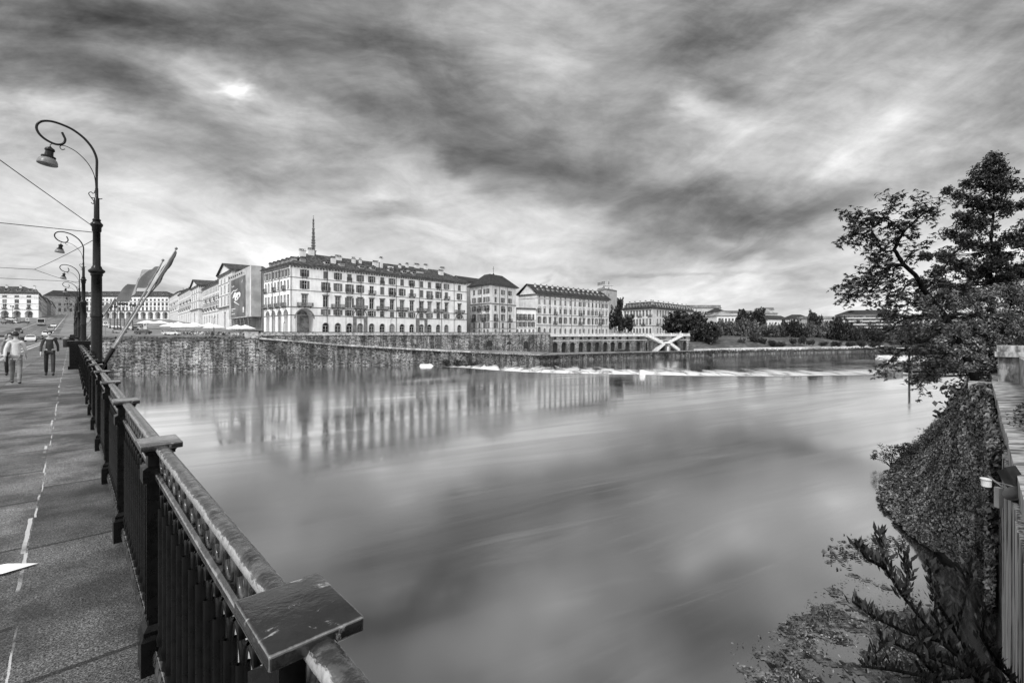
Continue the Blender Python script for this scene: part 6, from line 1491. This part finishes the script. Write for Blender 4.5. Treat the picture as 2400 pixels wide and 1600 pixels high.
# lamp posts, signs, bin on land
def candelabra(px, Y, yt, lab, grp='dark lamp posts on the square'):
    p = at(px, Y); h = CZ+(HY-yt)*Y/F-p.z; t = thing('lamp_post', lab, 'lamp post', p, group=grp); w = MB(); w.lathe([(.3, 0), (.3, .8), (.13, 1.1), (.11, h*.7), (.07, h)], n=8); 
    for a in (0, 2.1, 4.2): w.tube([(0, 0, h*.80), (.7*cos(a), .7*sin(a), h*.82), (.75*cos(a), .75*sin(a), h*.9)], .05, 5)
    w.build('pole', ['darkmetal'], t)
    for a in (0, 2.1, 4.2): w = MB(); w.lathe([(.12, h*.9), (.3, h*.9+.1), (.34, h*.9+.6), (.1, h*.9+.9)], (.75*cos(a), .75*sin(a)), 8); w.build('lantern', ['darkmetal'], t)
for i, (px, Y, yt, lab) in enumerate([(258, 190, 712, 'dark lamp post first to the right of the nearest bridge lamp'), (268, 180, 716, 'second dark lamp post to the right of the nearest bridge lamp'), (275, 172, 698, 'tall dark lamp post, third right of the nearest bridge lamp'), (282, 178, 700, 'tall dark lamp post, fourth right of the nearest bridge lamp'), (291, 186, 708, 'dark lamp post, fifth right of the nearest bridge lamp'), (311, 176, 712, 'dark lamp post behind the leaning flag pole'),
                             (12, 320, 712, 'left one of two dark lamp posts before the corner palace'), (29, 320, 716, 'right one of two dark lamp posts before the corner palace')]): candelabra(px, Y, yt, lab)
for px, Y, yt, lab in ((811, 165, 727, 'thin street lamp before the second blind arch of the palace'), (664, 150, 757, 'short street lamp by the palace corner with two arms'), (916, 180, 749, 'thin street lamp before the middle of the palace'), (1029, 198, 748, 'thin street lamp before the right part of the palace'), (501, 146, 744, 'thin street lamp before the lone parasol'), (1400, 245, 762, 'thin street lamp before the ornate house'), (1456, 262, 742, 'tall thin pole before the dark trees by the ornate house')):
    p = at(px, Y); h = CZ+(HY-yt)*Y/F-p.z; t = thing('thin_lamp', lab, 'street lamp', p, group='thin lamps along the riverside street'); w = MB(); w.tube([(0, 0, 0), (0, 0, h)], [.09, .05], 6); w.tube([(0, 0, h*.95), (.5, -.3, h)], .03, 5); w.build('pole', ['darkmetal'], t); w = MB(); w.lathe([(.08, h), (.25, h+.05), (.18, h+.3), (.03, h+.4)], (.5, -.3), 8); w.build('lantern', ['metal'], t)
for px, Y, yt, lab, dk in ((247, 118, 752, 'white square road sign with dark round symbol right of the nearest lamp post', 1), (340, 140, 757, 'white road sign with two plates on the verge', 2), (64, 160, 745, 'small white sign on the left by the tram stop', 1)):
    p = at(px, Y) if Y > 125 else Vector(((px-CX)*Y/F, Y, 8.9)); h = CZ+(HY-yt)*Y/F-p.z; t = thing('road_sign', lab, 'sign', p, .75); w = MB(); w.tube([(0, 0, 0), (0, 0, h)], .04, 6); w.build('pole', ['metal'], t)
    w = MB(); w.box(-.42, .42, -.08, -.04, h-1.0, h, 0)
    if dk == 2: w.box(-.42, .42, -.08, -.04, h-1.75, h-1.08, 0)
    w.build('plate', ['white'], t); w = MB(); w.X = Matrix.Translation((0, -.085, h-.5)) @ Matrix.Rotation(pi/2, 4, 'X'); w.lathe([(.16, 0), (.30, 0)], n=18, caps=False); w.box(-.18, .18, -.05, .05, -.003, .003); w.build('symbol', ['darkmetal'], t)
p = UV(78, -.35, SZ); t = thing('litter_bin', 'dark litter bin with pale domed lid standing at the railing side of the pavement', 'bin', p); w = MB(); w.lathe([(.30, 0), (.34, .05), (.36, .95), (.38, .97)], n=16); w.build('body', ['darkmetal'], t, smooth=True, sharp=40); w = MB(); w.lathe([(.38, .97), (.36, 1.1), (.22, 1.22), (.02, 1.26)], n=16); w.build('lid', ['metal'], t, smooth=True, sharp=40)
# scrap of paper on the pavement
p = W(12, 1338, 1.7*F/(1338-780)); w = MB(); w.v = [(-.16, -.10, .004), (.05, -.09, .02), (.155, .07, .006), (-.02, .05, .03), (-.18, .06, .01)]; w.f = [(0, 1, 3), (1, 2, 3), (0, 3, 4)]; w.mi = [0, 0, 0]; tag(w.build('paper_scrap', ['posterw'], loc=(p.x, p.y, SZ+.004), rot=.2), 'torn white scrap of paper lying on the pavement', 'paper')

# ---------------------------------------------------------------- people
def skin(name, verts, edges, rad, mat, parent, lvl=2):
    me = bpy.data.meshes.new(name); b = bmesh.new(); lay = b.verts.layers.skin.verify(); vs = []
    for v, r in zip(verts, rad): q = b.verts.new(v); q[lay].radius = r if hasattr(r, '__len__') else (r, r); vs.append(q)
    for e in edges: b.edges.new((vs[e[0]], vs[e[1]]))
    vs[0][lay].use_root = True; b.to_mesh(me); b.free(); me.materials.append(M[mat]); o = link(name, me, parent); m = o.modifiers.new('Skin', 'SKIN'); m.use_smooth_shade = True; s = o.modifiers.new('Sub', 'SUBSURF'); s.levels = s.render_levels = lvl; return o
def person(label, loc, rot, top, bottom, st=.26, arm=.22, ht=1.72, bag=False):
    t = thing('person', label, 'person', loc, rot, 'people walking along the bridge pavement'); k = ht/1.72
    # y is the walking direction
    hip = (0, 0, .93); ch = (0, .01, 1.18); sh = (0, .0, 1.40); nk = (0, .02, 1.50); hd = (0, .045, 1.62)
    def leg(s, d): return [(s*.09, 0, .90), (s*.10, d*.42+.04, .50), (s*.10, d-.04*(d < 0), .09), (s*.105, d+.13, .045)]
    def armp(s, d): return [(s*.155, 0, 1.395), (s*.23, d*.35, 1.14), (s*.235, d*.9+.05, .91), (s*.235, d*.95+.08, .83)]
    L, Rr = leg(-1, st), leg(1, -st); aL, aR = armp(-1, -arm), armp(1, arm)
    V = [hip, ch, sh, nk, (0, .035, 1.57), hd, (0, .04, 1.68)]+L+Rr+aL+aR; E_ = [(0, 1), (1, 2), (2, 3), (3, 4), (4, 5), (5, 6), (0, 7), (7, 8), (8, 9), (9, 10), (0, 11), (11, 12), (12, 13), (13, 14), (2, 15), (15, 16), (16, 17), (17, 18), (2, 19), (19, 20), (20, 21), (21, 22)]
    rad = [(.115, .09), (.115, .09), (.085, .075), .045, .055, (.078, .092), (.06, .07)]+[.085, .058, .04, .032]*2+[.05, .038, .028, .026]*2
    # fingers and thumb
    for hi, a in ((18, aL), (22, aR)):
        p = Vector(a[3])
        for q in range(4): V.append(tuple(p+Vector((.004, .028-.018*q, -.085+.006*abs(q-1))))); E_.append((hi, len(V)-1)); rad.append(.008)
        V.append(tuple(p+Vector((0, .05, -.03)))); E_.append((hi, len(V)-1)); rad.append(.009)
    V.append((0, .135, 1.60)); E_.append((5, len(V)-1)); rad.append(.012)
    V = [tuple(c*k for c in v) for v in V]; skin('body', V, E_, rad, 'skin', t)
    V2 = [tuple(c*k for c in v) for v in [hip, ch, sh, (0, .01, 1.455)]+aL[:3]+aR[:3]]; skin('jacket', V2+[(0, 0, .84*k)], [(0, 1), (1, 2), (2, 3), (2, 4), (4, 5), (5, 6), (2, 7), (7, 8), (8, 9), (0, 10)], [(.135, .10), (.13, .10), (.09, .085), .055]+[.062, .048, .042]*2+[(.15, .115)], top, t)
    V3 = [tuple(c*k for c in v) for v in [(0, 0, .92)]+L[:3]+Rr[:3]]; skin('trousers', V3, [(0, 1), (1, 2), (2, 3), (0, 4), (4, 5), (5, 6)], [(.115, .09)]+[.088, .068, .058]*2, bottom, t)
    skin('shoe', [tuple(c*k for c in v) for v in [L[2], L[3], (L[3][0], L[3][1]+.06, .035)]], [(0, 1), (1, 2)], [.055, .045, .035], 'rubber', t, 1); skin('shoe', [tuple(c*k for c in v) for v in [Rr[2], Rr[3], (Rr[3][0], Rr[3][1]+.06, .035)]], [(0, 1), (1, 2)], [.055, .045, .035], 'rubber', t, 1)
    w = MB(); w.X = Matrix.Translation((0, .035*k, 1.635*k)) @ Matrix.Scale(1.15, 4, (0, 1, 0)); w.lathe([(.070, -.035), (.083, .0), (.080, .05), (.055, .085), (.01, .10)], n=14); h = w.build('hair', ['hair'], t, smooth=True); h.location = (0, -.028, 0)
    return t
person('person in a pale jacket walking on the pavement, middle of the three', UV(22.9, -1.35, SZ), TH, 'cloth1', 'cloth3'); person('person all in dark clothes walking close to the railing, farthest of the three', UV(26.5, -.62, SZ), TH+pi, 'cloth2', 'cloth2', .2, .18, 1.78)
person('person in grey clothes at the left edge of the photo, walking away from the railing', UV(27.5, -1.78, SZ), TH+pi, 'cloth3', 'cloth2', .24, .2, 1.7)

# ---------------------------------------------------------------- sky, sun, camera
wld = bpy.data.worlds.new('World'); SC.world = wld; wld.use_nodes = True; t = NT(wld.node_tree); bg = wld.node_tree.nodes['Background']
d = t.add('ShaderNodeTexCoord').outputs['Generated']; sp = t.add('ShaderNodeSeparateXYZ', {'Vector': d}); x, y, z = sp.outputs
SUN_AZ, SUN_EL = radians(205), radians(48)                     # behind the camera, to the left
zc = t.m('ADD', t.m('MAXIMUM', z, 0.0), .11)
pl = t.add('ShaderNodeCombineXYZ', {'X': t.m('DIVIDE', x, zc), 'Y': t.m('DIVIDE', y, zc)}).outputs[0]     # cloud deck seen in perspective
deck = t.scl(pl, (1.0, .6, 1), rot=(0, 0, radians(-10)))
yy = t.m('MAXIMUM', y, .2); gx = t.m('MULTIPLY', t.m('DIVIDE', x, yy), 1.107); gz = t.m('MULTIPLY', t.m('DIVIDE', z, yy), 1.107)
wn_ = t.add('ShaderNodeTexNoise', {'Vector': deck, 'Scale': 1.1, 'Detail': 3, 'Roughness': .5}).outputs['Color']
g = t.add('ShaderNodeCombineXYZ', {'X': gx, 'Y': gz}).outputs[0]
g = t.vm('ADD', g, t.vm('MULTIPLY', t.vm('SUBTRACT', wn_, (.5, .5, .5)), (.34, .13, 0)))
g = t.vm('ADD', g, t.vm('MULTIPLY', t.vm('SUBTRACT', t.add('ShaderNodeTexNoise', {'Vector': t.scl(t.add('ShaderNodeCombineXYZ', {'X': gx, 'Y': gz}).outputs[0], (1, 2.2, 1)), 'Scale': 9.0, 'Detail': 3, 'Roughness': .6}).outputs['Color'], (.5, .5, .5)), (.14, .07, 0)))
val = t.ramp(gz, 0, .75, .79, .53)
blobs = [(150, 30, 210, 50, -8, -.26), (330, 70, 140, 40, -15, -.12), (120, 150, 200, 40, -20, -.10), (230, 185, 130, 40, -20, -.12), (560, 60, 200, 60, -20, -.07), (820, 60, 260, 70, -25, -.09), (700, 180, 200, 60, -25, -.10),
 (1000, 220, 240, 80, -35, -.07), (1150, 330, 180, 75, -38, -.06), (850, 262, 70, 22, -12, -.12), (1250, 300, 200, 70, -25, -.07), (1080, 380, 40, 18, 0, -.12), (1420, 450, 280, 60, -15, -.20), (1680, 520, 240, 50, -3, -.19),
 (1900, 480, 260, 50, 18, -.15), (1640, 100, 120, 70, 45, -.17), (1850, 20, 180, 40, 20, -.13), (1480, 330, 90, 30, 40, -.08), (1780, 235, 60, 20, -12, -.10), (870, 490, 80, 20, -6, -.14), (640, 440, 240, 22, -8, -.06), (360, 290, 120, 30, -15, -.08),
 (2330, 300, 120, 90, 30, -.05), (2150, 430, 160, 35, 15, -.06), (545, 598, 30, 7, 0, -.10), (1255, 637, 18, 6, 10, -.10), (1480, 575, 50, 12, 0, -.08), (1760, 605, 60, 12, 0, -.08), (1550, 640, 300, 8, -4, -.08),
 (542, 222, 42, 15, 4, .42), (545, 235, 170, 60, 0, .10), (430, 190, 70, 90, 20, .08), (60, 245, 160, 26, -12, .16), (180, 285, 120, 18, -10, .08), (1280, 90, 130, 120, 50, .14), (1655, 262, 70, 34, -30, .19), (1760, 200, 260, 90, 30, .07),
 (860, 466, 70, 14, 5, .16), (1690, 545, 90, 20, -12, .17), (400, 560, 700, 60, 0, .05), (2100, 200, 300, 160, 20, .07), (1990, 330, 250, 50, 10, .04), (1280, 500, 160, 30, -10, .10)]
for px, py, sx, sy, rot, amp in blobs:
    m = t.add('ShaderNodeMapping', {'Vector': g, 'Location': ((px-CX)/1000, (HY-py)/1000, 0), 'Rotation': (0, 0, radians(rot)), 'Scale': (sx/1000*1.15, sy/1000*1.15, 1)}); m.vector_type = 'TEXTURE'
    mm = t.vm('MULTIPLY', m.outputs[0], (1, 1, 0)); e = t.m('POWER', .45, t.vm('DOT_PRODUCT', mm, mm)); val = t.m('MULTIPLY_ADD', e, amp, val)
g0 = t.add('ShaderNodeCombineXYZ', {'X': gx, 'Y': gz}).outputs[0]; g0 = t.vm('ADD', g0, t.vm('MULTIPLY', t.vm('SUBTRACT', wn_, (.5, .5, .5)), (.16, .10, 0)))
nL = t.noise(t.scl(t.scl(g0, (1, 1, 1), rot=(0, 0, radians(12))), (1.5, 6.0, 1)), 1.0, 6, .58, .5); nR = t.noise(t.scl(t.scl(g0, (1, 1, 1), rot=(0, 0, radians(-30))), (1.6, 6.0, 1)), 1.0, 6, .56, .5)
wr = t.ramp(gx, -.15, .55); lay_ = t.m('ADD', t.m('MULTIPLY', nR, wr), t.m('MULTIPLY', nL, t.m('SUBTRACT', 1.0, wr)))
fineN = t.noise(t.scl(g0, (4.5, 11, 1), rot=(0, 0, radians(8))), 1.0, 6, .66, .3)
n1 = t.noise(deck, 2.2, 5, .55, .3); n2 = t.noise(t.scl(pl, (1, .34, 1), rot=(0, 0, radians(-14))), 4.0, 5, .6, 1.2); n3 = t.noise(t.scl(pl, (.6, 1.2, 1)), .9, 3, .5)
val = t.m('ADD', val, t.m('ADD', t.m('MULTIPLY', t.m('SUBTRACT', n1, .5), .14), t.m('ADD', t.m('MULTIPLY', t.m('SUBTRACT', lay_, .5), .62), t.m('MULTIPLY', t.m('SUBTRACT', fineN, .5), .38)))); val = t.m('ADD', val, t.m('MULTIPLY', t.m('SUBTRACT', n2, .5), .10)); val = t.m('ADD', val, t.m('MULTIPLY', t.m('SUBTRACT', n3, .5), .22))
val = t.m('MAXIMUM', val, .12)
front = t.m('POWER', val, 2.2)
rear = t.m('MULTIPLY_ADD', t.m('SUBTRACT', n1, .5), .5, 1.15)          # unseen sky behind the viewer, brightened to lift the light on the facades
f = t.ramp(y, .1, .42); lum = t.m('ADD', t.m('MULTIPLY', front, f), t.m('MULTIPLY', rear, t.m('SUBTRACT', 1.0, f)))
sky = t.add('ShaderNodeTexSky'); sky.sky_type = 'NISHITA'; sky.sun_disc = False; sky.sun_elevation = SUN_EL; sky.sun_rotation = SUN_AZ
bw = t.add('ShaderNodeRGBToBW', {'Color': sky.outputs[0]}).outputs[0]
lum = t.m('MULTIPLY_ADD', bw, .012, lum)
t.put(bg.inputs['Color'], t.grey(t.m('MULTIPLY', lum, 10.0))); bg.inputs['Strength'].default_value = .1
sl = bpy.data.lights.new('Sun', 'SUN'); sl.energy = 2.0; sl.angle = radians(12); so_ = bpy.data.objects.new('Sun', sl); COL.objects.link(so_)
sd = Vector((sin(SUN_AZ)*cos(SUN_EL), cos(SUN_AZ)*cos(SUN_EL), sin(SUN_EL))); so_.rotation_euler = sd.to_track_quat('Z', 'Y').to_euler()
cam = bpy.data.cameras.new('Camera'); co_ = bpy.data.objects.new('Camera', cam); COL.objects.link(co_); co_.location = (0, 0, CZ); co_.rotation_euler = (pi/2, 0, 0)
cam.sensor_width = 36; cam.lens = 36*F/2400; cam.shift_y = (HY-800)/2400; cam.clip_start = .05; cam.clip_end = 9000; SC.camera = co_
SC.view_settings.view_transform = 'Standard'; SC.view_settings.look = 'None'; SC.view_settings.gamma = 1; SC.view_settings.use_curve_mapping = False; SC.view_settings.exposure = .3
SC.cycles.max_bounces = 6; SC.cycles.diffuse_bounces = 2; SC.cycles.glossy_bounces = 3; SC.cycles.transmission_bounces = 2; SC.cycles.use_denoising = True
